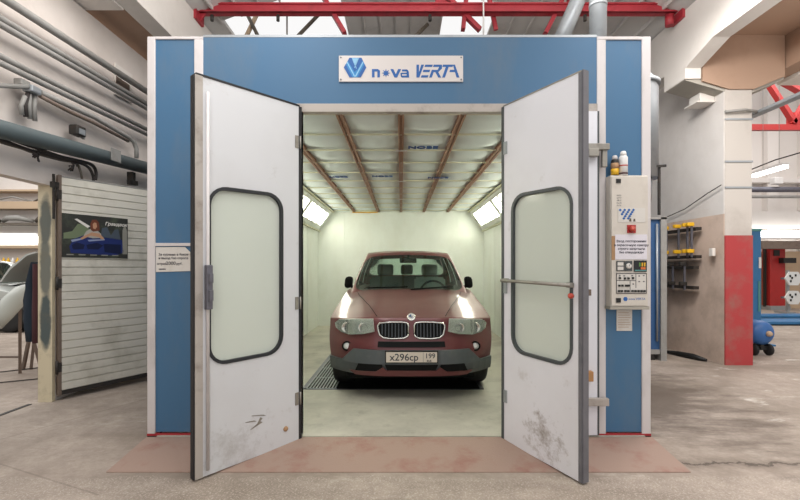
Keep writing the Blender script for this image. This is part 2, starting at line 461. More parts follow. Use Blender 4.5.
# pitched roof deck with skylights; openings out of view added to let in daylight
def deck(xa, za, xb, zb, y0, y1, n, holes, name):
    m = MB(); 
    dx = (xb - xa) / n
    for i in range(n):
        for (ya, yb) in [(y0, y1)]:
            xs = [xa + dx * i, xa + dx * (i + 1)]; zs = [za + (zb - za) * i / n, za + (zb - za) * (i + 1) / n]
            segs = [(ya, yb)]
            for (hi, h0, h1) in holes:
                if i in hi: segs = [s_ for (a, b) in segs for s_ in ((a, min(b, h0)), (max(a, h1), b)) if s_[1] - s_[0] > 1e-3]
            for a, b in segs:
                m.prism([(xs[0], zs[0]), (xs[1], zs[1]), (xs[1], zs[1] + .06), (xs[1] - dx * .12, zs[1] - .03 + .06), (xs[0], zs[0] + .06)], (a, b), 'y')
                m.box((xs[0] - .012, a, zs[0] - .05), (xs[0] + .012, b, zs[0] + .02))
    return struct(m, name, M['roof_grey'])
deck(-3.1, 5.15, .5, 6.5, -1, 11.3, 12, [((1, 2, 3, 4, 5, 6), 6.75, 10.8), ((2, 3, 4, 5, 6, 7), -.5, 5.6)], 'ceiling')
deck(4.2, 5.15, .5, 6.5, -1, 11.3, 12, [((10, 9, 8), 7.6, 10.8), ((4, 5, 6, 7, 8), -.5, 5.6)], 'ceiling_slope')

# column between the two halls
struct(MB().box((4.75, 6.3, 1.9), (5.14, 6.72, 4.1)), 'column', M['col_white'])
struct(MB().box((4.745, 6.29, 0), (5.148, 6.73, 1.9)), 'column_base', M['col_red'])
for i, (z, r) in enumerate(((3.55, .02), (2.93, .008), (2.55, .008))):
    mb = MB().box((4.744, 6.288, z), (5.15, 6.302, z + .025))
    tag(mb.build('steel_band', M['galv'], loc=(4.94, 6.5, z)),
        ['galvanised steel band round the white concrete column, topmost of three', 'thin steel band round the white column at mid height, middle of three', 'thin steel band round the white column nearest the red paint, lowest of three'][i], 'steel band', 'bands round the column')

# right hall
struct(MB().box((4.95, 15.2, 0), (16, 15.5, 11)), 'wall_far', M['far_white'])
struct(MB().box((16, -4, 0), (16.2, 15.2, 9)), 'wall_side', M['far_white'])
struct(MB().box((4.95, 15.12, 0), (16, 15.19, 2.0)), 'wall_dado', M['beige'])
for i, x in enumerate((12.75, 14.0)):
    struct(MB().box((x, 14.95, 2.0), (x + .38, 15.2, 9)), 'trim_%d' % (i + 2), M['far_white'])
struct(MB().box((4.95, 14.9, 4.35), (16, 15.2, 4.5)), 'trim_4', M['far_white'])
struct(MB().box((4.95, 14.85, 2.75), (16, 15.1, 3.35)), 'trim_5', M['far_white'])
# left room
struct(MB().box((-16, 12.2, 0), (WL - .13, 12.4, 4.8)), 'wall_far_left', M['far_white'])
struct(MB().box((-16.2, -4, 0), (-16, 12.4, 4.8)), 'wall_end_left', M['far_white'])

# ------------------------------------------------------------------ the spray booth
Y0 = 3.539
def BX(px): return (px - CX) / 121.5
def BZ(py): return CZ + (HY - py) / 121.5
booth = empty('spray_booth', (0, 6.9, 0), 'blue and white walk-in vehicle spray booth with its double doors folded open', 'spray booth')
# outer shell
sh = MB().box((-2.09, 3.66, 0), (-2.04, 10.4, 3.28)); sh.build('outer_side_wall', M['blue_panel'], booth)
sh = MB().box((2.01, 3.66, 0), (2.058, 10.4, 3.28)); sh.build('outer_side_wall', M['blue_panel'], booth)
MB().box((-2.04, 10.34, 0), (2.01, 10.4, 3.28)).build('outer_back_wall', M['blue_panel'], booth)
MB().box((-2.09, 3.66, 3.28), (2.058, 10.4, 3.31)).build('roof', M['galv'], booth)
MB().box((-2.09, Y0 + .001, -.04), (2.058, 10.4, -.001)).build('booth_base', M['dark_steel'], booth)
# front frame
fr = MB()
fr.box((BX(147), Y0, 0), (BX(155), Y0 + .12, 3.29), .006); fr.box((BX(155), Y0, BZ(39)), (BX(203), Y0 + .12, 3.29), .004)
fr.box((BX(194), Y0, 0), (BX(203), Y0 + .12, BZ(39)), .005); fr.box((BX(155), Y0, BZ(246)), (BX(194), Y0 + .03, BZ(243)))
fr.build('left_front_frame', M['white_frame'], booth)
fr = MB()
fr.box((BX(642), Y0, 0), (BX(651), Y0 + .12, 3.29), .006); fr.box((BX(597), Y0, BZ(39.5)), (BX(642), Y0 + .12, 3.29), .004)
fr.box((BX(597), Y0, 0), (BX(606), Y0 + .12, BZ(39.5)), .005)
fr.build('right_front_frame', M['white_frame'], booth)
MB().box((BX(155), Y0 + .012, .03), (BX(194), Y0 + .1, BZ(39))).build('blue_front_panel', M['blue_panel'], booth)
MB().box((BX(606), Y0 + .012, .03), (BX(642), Y0 + .1, BZ(39.5))).build('blue_front_panel', M['blue_panel'], booth)
MB().box((BX(203), Y0 + .006, BZ(104)), (BX(597), Y0 + .11, 3.285)).build('header_panel', M['blue_panel'], booth)
MB().box((BX(203), Y0 + .004, 3.285), (BX(597), Y0 + .12, 3.305)).build('header_top_trim', M['galv'], booth)
MB().box((BX(203), Y0 - .012, BZ(112.5)), (BX(597), Y0 + .05, BZ(104)), .004).build('door_head_rail', M['old_alu'], booth)
MB().box((BX(147), Y0 - .003, .002), (BX(203), Y0 + .02, .02)).build('red_base_strip', M['red_line'], booth)
MB().box((BX(597), Y0 - .003, .002), (BX(651), Y0 + .02, .02)).build('red_base_strip', M['red_line'], booth)
# interior
YI, YB, XI, ZC = 3.64, 10.24, 2.0, 2.74
MB().box((-XI, YI, 0), (-XI + .03, YB, 2.26)).build('inner_side_wall', M['booth_inner'], booth)
MB().box((XI - .03, YI, 0), (XI, YB, 2.26)).build('inner_side_wall', M['booth_inner'], booth)
MB().box((-XI, YB, 0), (XI, YB + .05, 2.75)).build('inner_back_wall', M['booth_inner'], booth)
seam = MB()
for x in (-1.35, -.68, 0, .68, 1.35): seam.box((x - .006, YB - .006, 0), (x + .006, YB + .01, 2.74))
for s in (-1, 1):
    for y in (4.6, 5.7, 6.8, 7.9, 9.0): seam.box((s * (XI - .034) - .006, y, 0), (s * (XI - .034) + .006, y + .012, 2.26))
seam.build('wall_seam', M['booth_inner'], booth)
MB().box((-XI, Y0 - .02, 0), (XI, YB, .008)).build('booth_floor', M['booth_floor'], booth)
MB().box((BX(297), Y0 - .016, -.001), (BX(505), Y0 + .004, .007)).build('door_sill', M['steel'], booth)
# bevelled light walls: panels with four panes each
XB, XC = 1.97, 1.62
def bevel_pt(s, t, y, off=0.):          # t 0 bottom .. 1 top
    a = Vector((s * XB, y, 2.26)); b = Vector((s * XC, y, ZC)); d = (b - a)
    nrm = Vector((-s * d.z * s * s, 0, 0)) if False else Vector((-s * abs(d.z), 0, -abs(d.x))).normalized()
    return a + d * t + nrm * off
for s in (-1, 1):
    bw = MB()
    pts = [bevel_pt(s, 0, YI), bevel_pt(s, 1, YI), bevel_pt(s, 1, YB), bevel_pt(s, 0, YB)]
    back = [p + Vector((s * .05, 0, .05)) for p in pts]
    bw._new(pts + back, [(0, 1, 2, 3), (7, 6, 5, 4), (0, 4, 5, 1), (1, 5, 6, 2), (2, 6, 7, 3), (3, 7, 4, 0)])
    bw.build('bevel_wall', M['booth_inner'], booth)
    for f in range(3):
        y0 = 9.98 - f * 2.05; y1 = y0 - 1.95
        def slab(t0, t1, ya, yb, o0, o1, mb):
            q = [bevel_pt(s, t0, ya, o0), bevel_pt(s, t1, ya, o0), bevel_pt(s, t1, yb, o0), bevel_pt(s, t0, yb, o0)]
            r = [bevel_pt(s, t0, ya, o1), bevel_pt(s, t1, ya, o1), bevel_pt(s, t1, yb, o1), bevel_pt(s, t0, yb, o1)]
            mb._new(q + r, [(0, 1, 2, 3), (7, 6, 5, 4), (0, 4, 5, 1), (1, 5, 6, 2), (2, 6, 7, 3), (3, 7, 4, 0)])
        lf = MB()
        slab(.1, .26, y1, y0, 0, .03, lf); slab(.80, .93, y1, y0, 0, .03, lf)
        for k in range(5):
            yy = y1 + (y0 - y1) * k / 4
            slab(.1, .93, yy - .04, yy + .04, 0, .032, lf)
        lf = lf.build('light_panel_frame', M['booth_inner'], booth)
        for k in range(4):
            pn = MB(); ya = y1 + (y0 - y1) * k / 4 + .04; yb = y1 + (y0 - y1) * (k + 1) / 4 - .04
            slab(.26, .80, ya, yb, .002, .012, pn)
            pn.build('light_pane', M['lamp_pane'], lf)
    rl = MB(); 
    for t in (.03, .97): 
        rl.bar(bevel_pt(s, t, YI, .02), bevel_pt(s, t, YB, .02), .05, .03)
    rl.build('corner_rail', M['wire'], booth)
# ceiling of filter pads: six strips between brown rails, thin cross wires
rails = [-1.62, -1.11, -.54, 0, .54, 1.11, 1.62]
ys = [3.66 + .575 * i for i in range(12)]; ys[-1] = YB
wires = [3.75 + .575 * i for i in range(12) if 3.75 + .575 * i < YB]
for i in range(6):
    m = MB(); nx = 8; xa, xb = rails[i], rails[i + 1]
    edges = [YI] + [y for y in wires if y > YI + .05] + [YB]
    yy = []
    for a, b in zip(edges[:-1], edges[1:]): yy += [(a + (b - a) * k / 6, k / 6) for k in range(6)]
    yy.append((YB, 0))
    vs = []
    for (y, f) in yy:
        for k in range(nx + 1):
            u = k / nx
            sag = .06 * (math.sin(PI * u) ** .6) * (math.sin(PI * f) ** .6 if 0 < f < 1 else 0) * (.8 + .4 * math.sin(y * 7.3 + i * 2.1) ** 2)
            vs.append((xa + (xb - xa) * u, y, ZC + .03 - sag))
    nv = len(vs)
    vs2 = vs + [(x, y, ZC + .08) for x, y, z in vs]
    fs = []
    for r in range(len(yy) - 1):
        for k in range(nx):
            a = r * (nx + 1) + k
            fs.append((a, a + 1, a + nx + 2, a + nx + 1))
    m._new(vs2, fs, True)
    o = m.build('filter_mat', M['filter'], booth)
    # printing on the filter cloth
    for (ri, xx, yt, bod, sc) in (((3, .24, 4.72, 'NOBE', 1.0), (1, -.2, 6.25, 'NOBE', .8), (4, .0, 6.3, 'NOBE', .9), (0, .15, 4.6, 'NOBE', .8), (2, .27, 6.2, 'NOBE', .9))):
        if ri == i:
            Mt = Matrix.Translation((xa + abs(xx), yt, ZC - .036)) @ Matrix.Rotation(PI, 4, 'X')
            text('filter_lettering', bod, .125 * sc, Mt, M['filter_ink'], o, extrude=.004, bold=.004)
for x in rails[1:-1]:
    MB().box((x - .028, YI, ZC - .03), (x - .008, YB, ZC + .03)).box((x + .008, YI, ZC - .03), (x + .028, YB, ZC + .03)).box((x - .02, YI, ZC - .015), (x + .02, YB, ZC + .03)).build('ceiling_rail', M['filter_rail'], booth)
for y in wires:
    MB().box((-1.62, y - .007, ZC - .022), (1.62, y + .007, ZC - .006)).build('cross_wire', M['wire'], booth)
MB().box((-1.15, YB - .08, ZC - .05), (-.55, YB - .05, ZC - .03)).build('yellow_ceiling_bar', M['yellow'], booth)
for y in (4.87, 6.6, 8.3):
    MB().box((-.06, y - .02, ZC - .034), (.07, y + .02, ZC - .024)).build('rail_clip', M['white_frame'], booth)

# --- door leaves
def rrect(x0, x1, z0, z1, r, n=6):
    pts = []
    for cx, cz, a0 in ((x1 - r, z1 - r, 0), (x0 + r, z1 - r, PI / 2), (x0 + r, z0 + r, PI), (x1 - r, z0 + r, 1.5 * PI)):
        for k in range(n + 1):
            a = a0 + PI / 2 * k / n; pts.append((cx + r * math.cos(a), cz + r * math.sin(a)))
    return pts
def ring(mb, outer, inner, y0, y1):
    n = len(outer); vs = []
    for pts, y in ((outer, y0), (inner, y0), (outer, y1), (inner, y1)): vs += [(x, y, z) for x, z in pts]
    fs = []
    for i in range(n):
        j = (i + 1) % n
        fs += [(i, j, n + j, n + i), (2 * n + i, 3 * n + i, 3 * n + j, 2 * n + j), (i, 2 * n + i, 2 * n + j, j), (n + i, n + j, 3 * n + j, 3 * n + i)]
    mb._new(vs, fs)
def leaf(h, d, wdt, nrm, mt, win, gask, name='door_leaf', z0=.022, z1=2.69, th=.05, extra=None):
    """panel with a real window hole; local x along the leaf, y out of the visible face, z up"""
    M4 = Matrix(((d[0], nrm[0], 0, h[0]), (d[1], nrm[1], 0, h[1]), (-.018 / wdt if z0 < 0 else 0, 0, 1, 0), (0, 0, 0, 1)))
    a, b, c, e = win; r = .1
    r = .125; inner = rrect(a, b, c, e, r)
    # outline with the same vertex count as the hole
    n = len(inner) // 4
    def outl(k):
        q, i = divmod(k, n); u = i / (n - 1)
        cor = [((wdt, (z0 + z1) / 2), (wdt, z1), (wdt / 2, z1)), ((wdt / 2, z1), (0, z1), (0, (z0 + z1) / 2)), ((0, (z0 + z1) / 2), (0, z0), (wdt / 2, z0)), ((wdt / 2, z0), (wdt, z0), (wdt, (z0 + z1) / 2))][q]
        if u <= .5: p, s_, f = cor[0], cor[1], u * 2
        else: p, s_, f = cor[1], cor[2], u * 2 - 1
        # keep every ring quad inside the leaf
        return (p[0] + (s_[0] - p[0]) * f, p[1] + (s_[1] - p[1]) * f)
    outer = [outl(k) for k in range(len(inner))]
    m = MB(M4); ring(m, outer, inner, -th / 2, th / 2)
    o = m.build(name, mt, booth)
    g = MB(M4); ring(g, rrect(a - .012, b + .012, c - .012, e + .012, r + .012), rrect(a + .011, b - .011, c + .011, e - .011, r - .011), -th / 2 - .006, th / 2 + .006)
    g.build('window_gasket', gask, o)
    p = MB(M4).prism(rrect(a + .01, b - .01, c + .01, e - .01, r - .01), (-.006, .006), 'y')
    p.build('window_pane', M['door_glass'], o)
    if extra: extra(M4, o, wdt, z0, z1, th)
    return o
H = 3.50
# left inner leaf
hl, ol = Vector((-.842, H)), Vector((-1.386, 2.88)); dl = (ol - hl); wl_ = dl.length; dl.normalize(); nl = Vector((.735, -.677)).normalized()
nl = Vector((-dl.y, dl.x)); nl = nl if nl.y < 0 else -nl
def left_extra(M4, o, w_, z0, z1, th):
    MB(M4).box((w_ - .045, -th / 2 - .004, z0), (w_ + .006, th / 2 + .006, z1)).build('edge_channel', M['old_alu'], o)
    MB(M4).box((w_ + .006, -th / 2, z0), (w_ + .014, th / 2, z1)).box((0, -th / 2 - .004, z1), (w_, th / 2 + .004, z1 + .014)).build('edge_seal', M['rubber'], o)
    MB(M4).box((-.02, -.02, z0), (.006, th / 2 + .004, z1)).build('hinge_seal', M['rubber'], o)
    MB(M4).cyl((w_ - .075, th / 2 + .014, .03), (w_ - .075, th / 2 + .014, z1 - .1), .011, 10).build('lock_rod', M['white_frame'], o)
    lk = MB(M4).box((w_ - .095, th / 2, 1.12), (w_ - .055, th / 2 + .05, 1.42), .006).box((w_ - .085, th / 2 + .02, 1.18), (w_ - .06, th / 2 + .075, 1.25)).box((w_ - .085, th / 2 + .02, 1.30), (w_ - .06, th / 2 + .075, 1.36))
    lk.build('latch', M['steel'], o)
    for z in (.28, 1.05, 2.35):
        hg = MB(M4).box((.012, th / 2, z), (.042, th / 2 + .006, z + .10)); hg.cyl((-.004, th / 2 + .008, z), (-.004, th / 2 + .008, z + .10), .007, 8)
        hg.build('hinge', M['alu'], o)
    MB(M4).lathe([(.0, 0), (.02, 0), (.02, .006), (0, .006)], (.13, th / 2, .12), 16, 'y').build('round_sticker', M['tan_tape'], o)
    sc = MB(M4)
    for (x, z, dx, dz) in ((.30, .27, .12, .03), (.33, .23, .1, -.03), (.38, .25, .09, .015), (.33, .26, .05, -.04)):
        sc.prism([(x, z), (x + dx, z + dz), (x + dx, z + dz + .005), (x + .02, z + .014)], (th / 2, th / 2 + .0012), 'y')
    sc.build('scratch', M['alu'], o)
leaf(hl, dl, wl_, nl, M['leaf_a'], (.165, .735, .735, 1.953), M['gasket'], z0=-.010, extra=left_extra)
# right inner leaf
hr, orr = Vector((.853, H)), Vector((1.206, 2.835)); dr = (orr - hr); wr_ = dr.length; dr.normalize()
nr = Vector((-dr.y, dr.x)); nr = nr if nr.x < 0 else -nr
def right_extra(M4, o, w_, z0, z1, th):
    MB(M4).box((w_ - .02, -th / 2 - .004, z0), (w_ + .006, th / 2 + .004, z1)).build('edge_channel', M['edge_grey'], o)
    MB(M4).box((w_ + .006, -th / 2 - .004, z0), (w_ + .014, th / 2 - .002, z1 + .012)).build('edge_seal', M['edge_grey'], o)
    MB(M4).box((0, -th / 2 - .003, z1), (w_, th / 2 + .003, z1 + .01)).build('top_trim', M['alu'], o)
    MB(M4).box((-.02, -.02, z0), (.008, th / 2 + .004, z1)).build('hinge_seal', M['grey_gasket'], o)
    pb = MB(M4).cyl((.03, th / 2 + .05, 1.285), (w_ - .04, th / 2 + .05, 1.285), .013, 12)
    for x in (.055, w_ - .07): pb.box((x - .013, th / 2, 1.268), (x + .013, th / 2 + .052, 1.302), .004)
    pb = pb.build('push_bar', M['alu'], o)
    MB(M4).lathe([(0, 0), (.018, 0), (.018, .02), (0, .02)], (w_ - .05, th / 2 + .03, 1.215), 14, 'y').build('red_bar_end', M['button_red'], pb)
    for z in (.3, 1.18, 2.3):
        MB(M4).box((.008, th / 2, z), (.045, th / 2 + .007, z + .1)).build('hinge', M['galv'], o)
leaf(hr, dr, wr_, nr, M['leaf_b'], (.105, .675, .735, 1.953), M['grey_gasket'], z0=-.010, extra=right_extra)
# outer leaves, still closed in the opening
def outer_left(M4, o, w_, z0, z1, th):
    MB(M4).box((w_ - .03, -th / 2 - .002, z0), (w_, th / 2 + .003, z1)).build('edge_seal', M['rubber'], o)
leaf(Vector((-1.63, 3.525)), Vector((1, 0)), .822, Vector((0, -1)), M['leaf_a'], (.13, .67, .735, 1.953), M['gasket'], z1=2.66, extra=outer_left)
def outer_right(M4, o, w_, z0, z1, th):
    MB(M4).box((0, -th / 2 - .002, z0), (.022, th / 2 + .003, z1)).box((w_ - .008, -th / 2, z0), (w_ + .006, th / 2 + .002, z1)).build('edge_seal', M['grey_gasket'], o)
    hd = MB(M4)
    hd.box((w_ - .13, th / 2, 2.335), (w_ + .07, th / 2 + .05, 2.385), .004); hd.box((w_ - .1, th / 2 + .02, 2.28), (w_ - .02, th / 2 + .06, 2.34), .004)
    hd.box((w_ + .02, th / 2, 2.20), (w_ + .06, th / 2 + .03, 2.34), .004)
    hd.build('top_latch', M['alu'], o)
    MB(M4).box((w_ - .16, th / 2, .27), (w_ + .07, th / 2 + .04, .33), .004).build('bottom_hinge', M['old_alu'], o)
    MB(M4).box((w_ - .12, th / 2, 1.16), (w_ - .07, th / 2 + .03, 1.21), .003).build('middle_latch', M['brown_steel'], o)
    MB(M4).box((w_ - .15, th / 2, .47), (w_ - .06, th / 2 + .05, .55), .004).build('wooden_chock', M['orange_wood'], o)
leaf(Vector((.835, 3.525)), Vector((1, 0)), .772, Vector((0, -1)), M['leaf_b'], (.12, .65, .735, 1.953), M['grey_gasket'], z1=2.66, extra=outer_right)

# ------------------------------------------------------------------ sign, notices, control cabinet
sign = empty('company_sign', (0, Y0, BZ(69)), 'white sign with blue hexagon emblem and blue lettering on the booth header', 'sign')
MB().box((BX(339), Y0 - .008, BZ(82)), (BX(463), Y0 + .006, BZ(56)), .002).build('sign_board', M['sign_white'], sign)
def art(polys, ox, oy, name, m, y, parent, k=12.5, th=.002):
    mb = MB()
    for pl in polys: mb.prism([(BX(ox + x / k), BZ(oy + y_ / k)) for x, y_ in pl], (y - th, y), 'y')
    return mb.build(name, m, parent)
ys_ = Y0 - .008
def letter(polys, ox, nm): return art(polys, ox, 54, nm, M['sign_blue'], ys_, sign)
letter([[(425, 195), (500, 195), (525, 215), (525, 298), (493, 298), (493, 225), (458, 225), (458, 298), (425, 298)]], 338, 'sign_letter')
star = []
for k in range(16):
    a = PI / 8 * k; r = 54 if k % 2 == 0 else 24; star.append((600 + r * math.cos(a), 245 + r * math.sin(a)))
letter([star], 338, 'sign_letter')
letter([[(655, 195), (692, 195), (722, 258), (752, 195), (790, 195), (738, 300), (706, 300)]], 338, 'sign_letter')
letter([[(0, 200), (62, 200), (62, 224), (0, 224)], [(56, 200), (70, 204), (84, 225), (90, 300), (58, 300)], [(-12, 276), (60, 276), (60, 300), (-2, 300)], [(-6, 240), (58, 240), (58, 258), (-6, 258)], [(-20, 246), (0, 240), (0, 298), (-14, 290)]], 402, 'sign_letter')
letter([[(180, 140), (212, 140), (212, 235), (240, 140), (275, 140), (215, 300), (180, 300)]], 402, 'sign_letter')
letter([[(290, 140), (385, 140), (375, 167), (280, 167)], [(268, 204), (352, 204), (342, 232), (258, 232)], [(245, 272), (330, 272), (320, 300), (234, 300)]], 402, 'sign_letter')
letter([[(395, 140), (495, 140), (500, 150), (497, 190), (452, 232), (488, 300), (452, 300), (415, 232), (395, 232), (372, 300), (338, 300), (372, 205), (445, 205), (464, 167), (387, 167)]], 402, 'sign_letter')
letter([[(512, 140), (640, 140), (630, 167), (582, 167), (535, 300), (500, 300), (546, 167), (504, 167)]], 402, 'sign_letter')
letter([[(634, 140), (660, 140), (716, 300), (680, 300)], [(600, 205), (652, 205), (660, 232), (590, 232)]], 402, 'sign_letter')
emb = art([[(145, 55), (295, 55), (355, 175), (285, 298), (145, 298), (75, 175)]], 338, 54, 'hexagon_emblem', M['sign_mid'], ys_, sign)
art([[(75, 175), (98, 135), (185, 298), (145, 298)], [(355, 175), (332, 135), (245, 298), (285, 298)], [(145, 55), (172, 55), (232, 190), (212, 235), (125, 90)], [(295, 55), (268, 55), (222, 165), (236, 215), (312, 88)]], 338, 54, 'emblem_dark_stripe', M['sign_blue'], ys_ - .002, emb)
art([[(180, 62), (262, 62), (221, 150)], [(112, 118), (120, 104), (216, 285), (208, 298)], [(318, 118), (310, 104), (214, 285), (224, 298)], [(172, 55), (178, 55), (236, 185), (230, 195)], [(268, 55), (262, 55), (206, 175), (211, 186)]], 338, 54, 'emblem_light_stripe', M['sign_light'], ys_ - .0022, emb)
for x in (BX(341), BX(461)):
    for z in (BZ(58), BZ(80)):
        MB().lathe([(0, 0), (.006, 0), (.006, .004), (0, .004)], (x, Y0 - .012, z), 10, 'y').build('sign_screw', M['steel'], sign)

nt = empty('paper_notice', (BX(174), Y0, BZ(259)), 'creased white paper notice with a folded corner on the blue panel beside the open door', 'notice')
yp = Y0 + .006
MB().prism([(BX(155.5), BZ(272)), (BX(192), BZ(271)), (BX(192), BZ(254)), (BX(184.5), BZ(247)), (BX(155.5), BZ(247))], (yp, yp + .004), 'y').build('paper_sheet', M['paper'], nt)
for (b, pyy, sz, xo) in (('За курение в боксе', 254.6, .026, 173), ('и въезд без спроса', 258.2, .026, 173), ('штраф', 263.8, .026, 161.5), ('2000', 263.4, .04, 170.5), ('руб.', 263.8, .026, 179), ('админ.', 269, .018, 162)):
    text('notice_lettering', b, sz, frontM(BX(xo), yp - .0005, BZ(pyy)), M['ink'], nt, bold=.0006)
MB().prism([(BX(184.5), BZ(247)), (BX(192), BZ(254)), (BX(184.8), BZ(253.6))], (yp - .006, yp - .003), 'y').build('folded_corner', M['paper'], nt)

# control cabinet hung on the right column
YC = 3.45; SC = F / YC
def CXp(px): return (px - CX) / SC
def CZp(py): return CZ + (HY - py) / SC
cab = empty('control_cabinet', (1.81, 3.48, 1.07), 'white control cabinet with red stop button and push-button panel beside the doors', 'control cabinet')
MB().box((CXp(611), YC + .012, CZp(307)), (CXp(649), Y0 + .001, CZp(175)), .006).build('cabinet_body', M['cab_white'], cab)
MB().box((CXp(611.5), YC, CZp(306)), (CXp(648), YC + .012, CZp(176)), .004).build('cabinet_door', M['cab_white'], cab)
MB().box((CXp(610), YC - .006, CZp(309.5)), (CXp(649), Y0, CZp(306.5))).build('cabinet_base_tray', M['beam_grey'], cab)
def flat(x0, y0, x1, y1, name, m, parent=cab, th=.004, y=YC): return MB().box((CXp(x0), y - th, CZp(y1)), (CXp(x1), y, CZp(y0))).build(name, m, parent)
flat(616, 179, 620.5, 183, 'square_latch', M['black'], th=.008)
flat(616, 298, 620.5, 302.5, 'square_latch', M['black'], th=.008)
for i, pyy in enumerate((195.5, 198, 200.5, 203, 205.5)):
    text('type_plate_lettering', ('MOD', 'kW 9', '380 V', 'Hz 50', 'N 14')[i], .016, frontM(CXp(619), YC - .0005, CZp(pyy)), M['soft_ink'], cab)
stk = flat(618, 208, 645, 222.5, 'picture_sticker', M['paper'], th=.003)
dm = MB()
for i in range(7):
    for j in range(5):
        if (i + j) % 2 == 0 and i + j * .8 < 7:
            cx_, cz_ = CXp(620 + i * 2.2 + j * .9), CZp(210 + j * 2.1)
            dm.prism([(cx_ - .012, cz_), (cx_, cz_ - .011), (cx_ + .012, cz_), (cx_, cz_ + .011)], (YC - .005, YC - .003), 'y')
dm.build('blue_diamond', M['sign_blue'], stk)
fm = MB()
for px, hh in ((629, 218.2), (633, 218.6)): fm.prism([(CXp(px), CZp(221.5)), (CXp(px + 2.2), CZp(221.5)), (CXp(px + 1.8), CZp(hh + .5)), (CXp(px + 1), CZp(hh)), (CXp(px + .3), CZp(hh + .7))], (YC - .005, YC - .003), 'y')
fm.build('dark_figure', M['clutter_dark'], stk)
eb = flat(627, 225, 635.5, 233, 'stop_button_plate', M['bright_red'], th=.006)
MB().lathe([(0, 0), (.02, 0), (.024, -.012), (.02, -.026), (0, -.028)], (CXp(631.2), YC - .006, CZp(229)), 18, 'y').build('stop_button', M['button_red'], eb)
flat(611.5, 236, 615, 260, 'tape_strip', M['tan_tape'], th=.002)
flat(645.2, 236, 647.5, 247, 'tape_strip', M['beam_white'], th=.002)
ns = flat(615, 234.5, 647, 259.5, 'notice_sheet', M['notice'], th=.003)
for b, pyy, sz in (('Вход посторонним', 241.3, .026), ('в окрасочную камеру', 245.2, .026), ('строго запрещен', 248.8, .026), ('без спецодежды', 252.4, .024)):
    text('notice_lettering', b, sz, frontM(CXp(631.2), YC - .0035, CZp(pyy)), M['ink'], ns, bold=.0005)
for i, xx in enumerate((616.2, 624.4)):
    dl_ = flat(xx, 261, xx + 7.4, 271, 'dial_meter', M['grey_gasket'], th=.008)
    if i == 0: flat(xx + .8, 262.2, xx + 6.6, 265.6, 'meter_window', M['paper'], dl_, .01); flat(xx + .8, 266.6, xx + 6.6, 270, 'meter_window', M['paper'], dl_, .01)
    else:
        MB().lathe([(0, 0), (.022, 0), (.022, -.006), (0, -.006)], (CXp(xx + 3.7), YC - .008, CZp(266)), 18, 'y').build('dial_face', M['paper'], dl_)
        MB().bar((CXp(xx + 3.7), YC - .016, CZp(266)), (CXp(xx + 5.2), YC - .016, CZp(263.6)), .003, .003).build('needle', M['black'], dl_)
ds = flat(633.6, 260.5, 646.3, 271.8, 'temperature_display', M['lacquer_black'], th=.008)
flat(638.5, 262.6, 640, 266.4, 'green_digit', M['green'], ds, .0095); flat(641, 262.6, 642.4, 266.4, 'yellow_digit', M['yellow'], ds, .0095)
flat(643.4, 262.6, 644.8, 266.4, 'yellow_digit', M['yellow'], ds, .0095)
flat(640.2, 267, 645, 269.4, 'orange_digit', M['hazard_orange'], ds, .0095); flat(634.2, 269.8, 645.8, 271, 'teal_legend', M['teal'], ds, .0095)
bp_ = flat(616, 273.2, 646.5, 293.6, 'button_panel', M['paper'], th=.003)
ol_ = MB()
for (a, b, c, d_) in ((616, 273.2, 646.5, 273.9), (616, 292.9, 646.5, 293.6), (616, 273.2, 616.6, 293.6), (645.9, 273.2, 646.5, 293.6), (635.4, 273.2, 635.9, 288), (616, 280.2, 635.6, 280.7), (629.6, 280.2, 630.1, 293.4)):
    ol_.box((CXp(a), YC - .0045, CZp(d_)), (CXp(c), YC - .003, CZp(b)))
ol_.build('panel_outline', M['ink'], bp_)
for (xx, yy) in ((619.5, 278), (624.6, 278.4), (628, 278.4), (632.5, 278), (619, 285.6), (622, 285.6), (625.6, 285.6), (628, 285.6), (618.6, 291), (621.4, 291), (625, 291), (627.8, 291), (632, 291), (635, 291), (638, 291), (641, 291), (644, 291)):
    flat(xx - 1, yy - 1, xx + 1, yy + 1, 'push_button', M['black'], bp_, .012)
for (xx, yy) in ((619.5, 275.6), (624, 275.8), (632, 275.6), (639, 276), (643.5, 275.6), (639, 281.5), (643.5, 281.5), (633, 284)):
    flat(xx - .8, yy - .6, xx + .8, yy + .6, 'small_legend', M['soft_ink'], bp_, .004)
lg = MB(); 
lg.prism([(CXp(625.4 + 2.3 * math.cos(a)), CZp(299 - 2.3 * math.sin(a))) for a in [PI / 3 * k for k in range(6)]], (YC - .002, YC), 'y')
lg.build('small_emblem', M['sign_blue'], cab)
text('maker_lettering', 'nova VERTA', .026, frontM(CXp(637), YC - .0005, CZp(299)), M['sign_blue'], cab)
pn = tag(MB().prism([(BX(617), BZ(331)), (BX(632.5), BZ(331)), (BX(632.5), BZ(310)), (BX(617), BZ(310))], (Y0 + .006, Y0 + .011), 'y').build('paper_sheet', M['paper'], loc=(BX(624), Y0, BZ(320))),
         'small white sheet of paper stuck under the control cabinet', 'paper')
mb = MB()
for i in range(7): mb.box((BX(618.5), Y0 + .0045, BZ(313 + i * 2.4)), (BX(629 + (i * 37 % 3)), Y0 + .006, BZ(312.6 + i * 2.4)))
mb.build('printed_line', M['tan_tape'], pn)

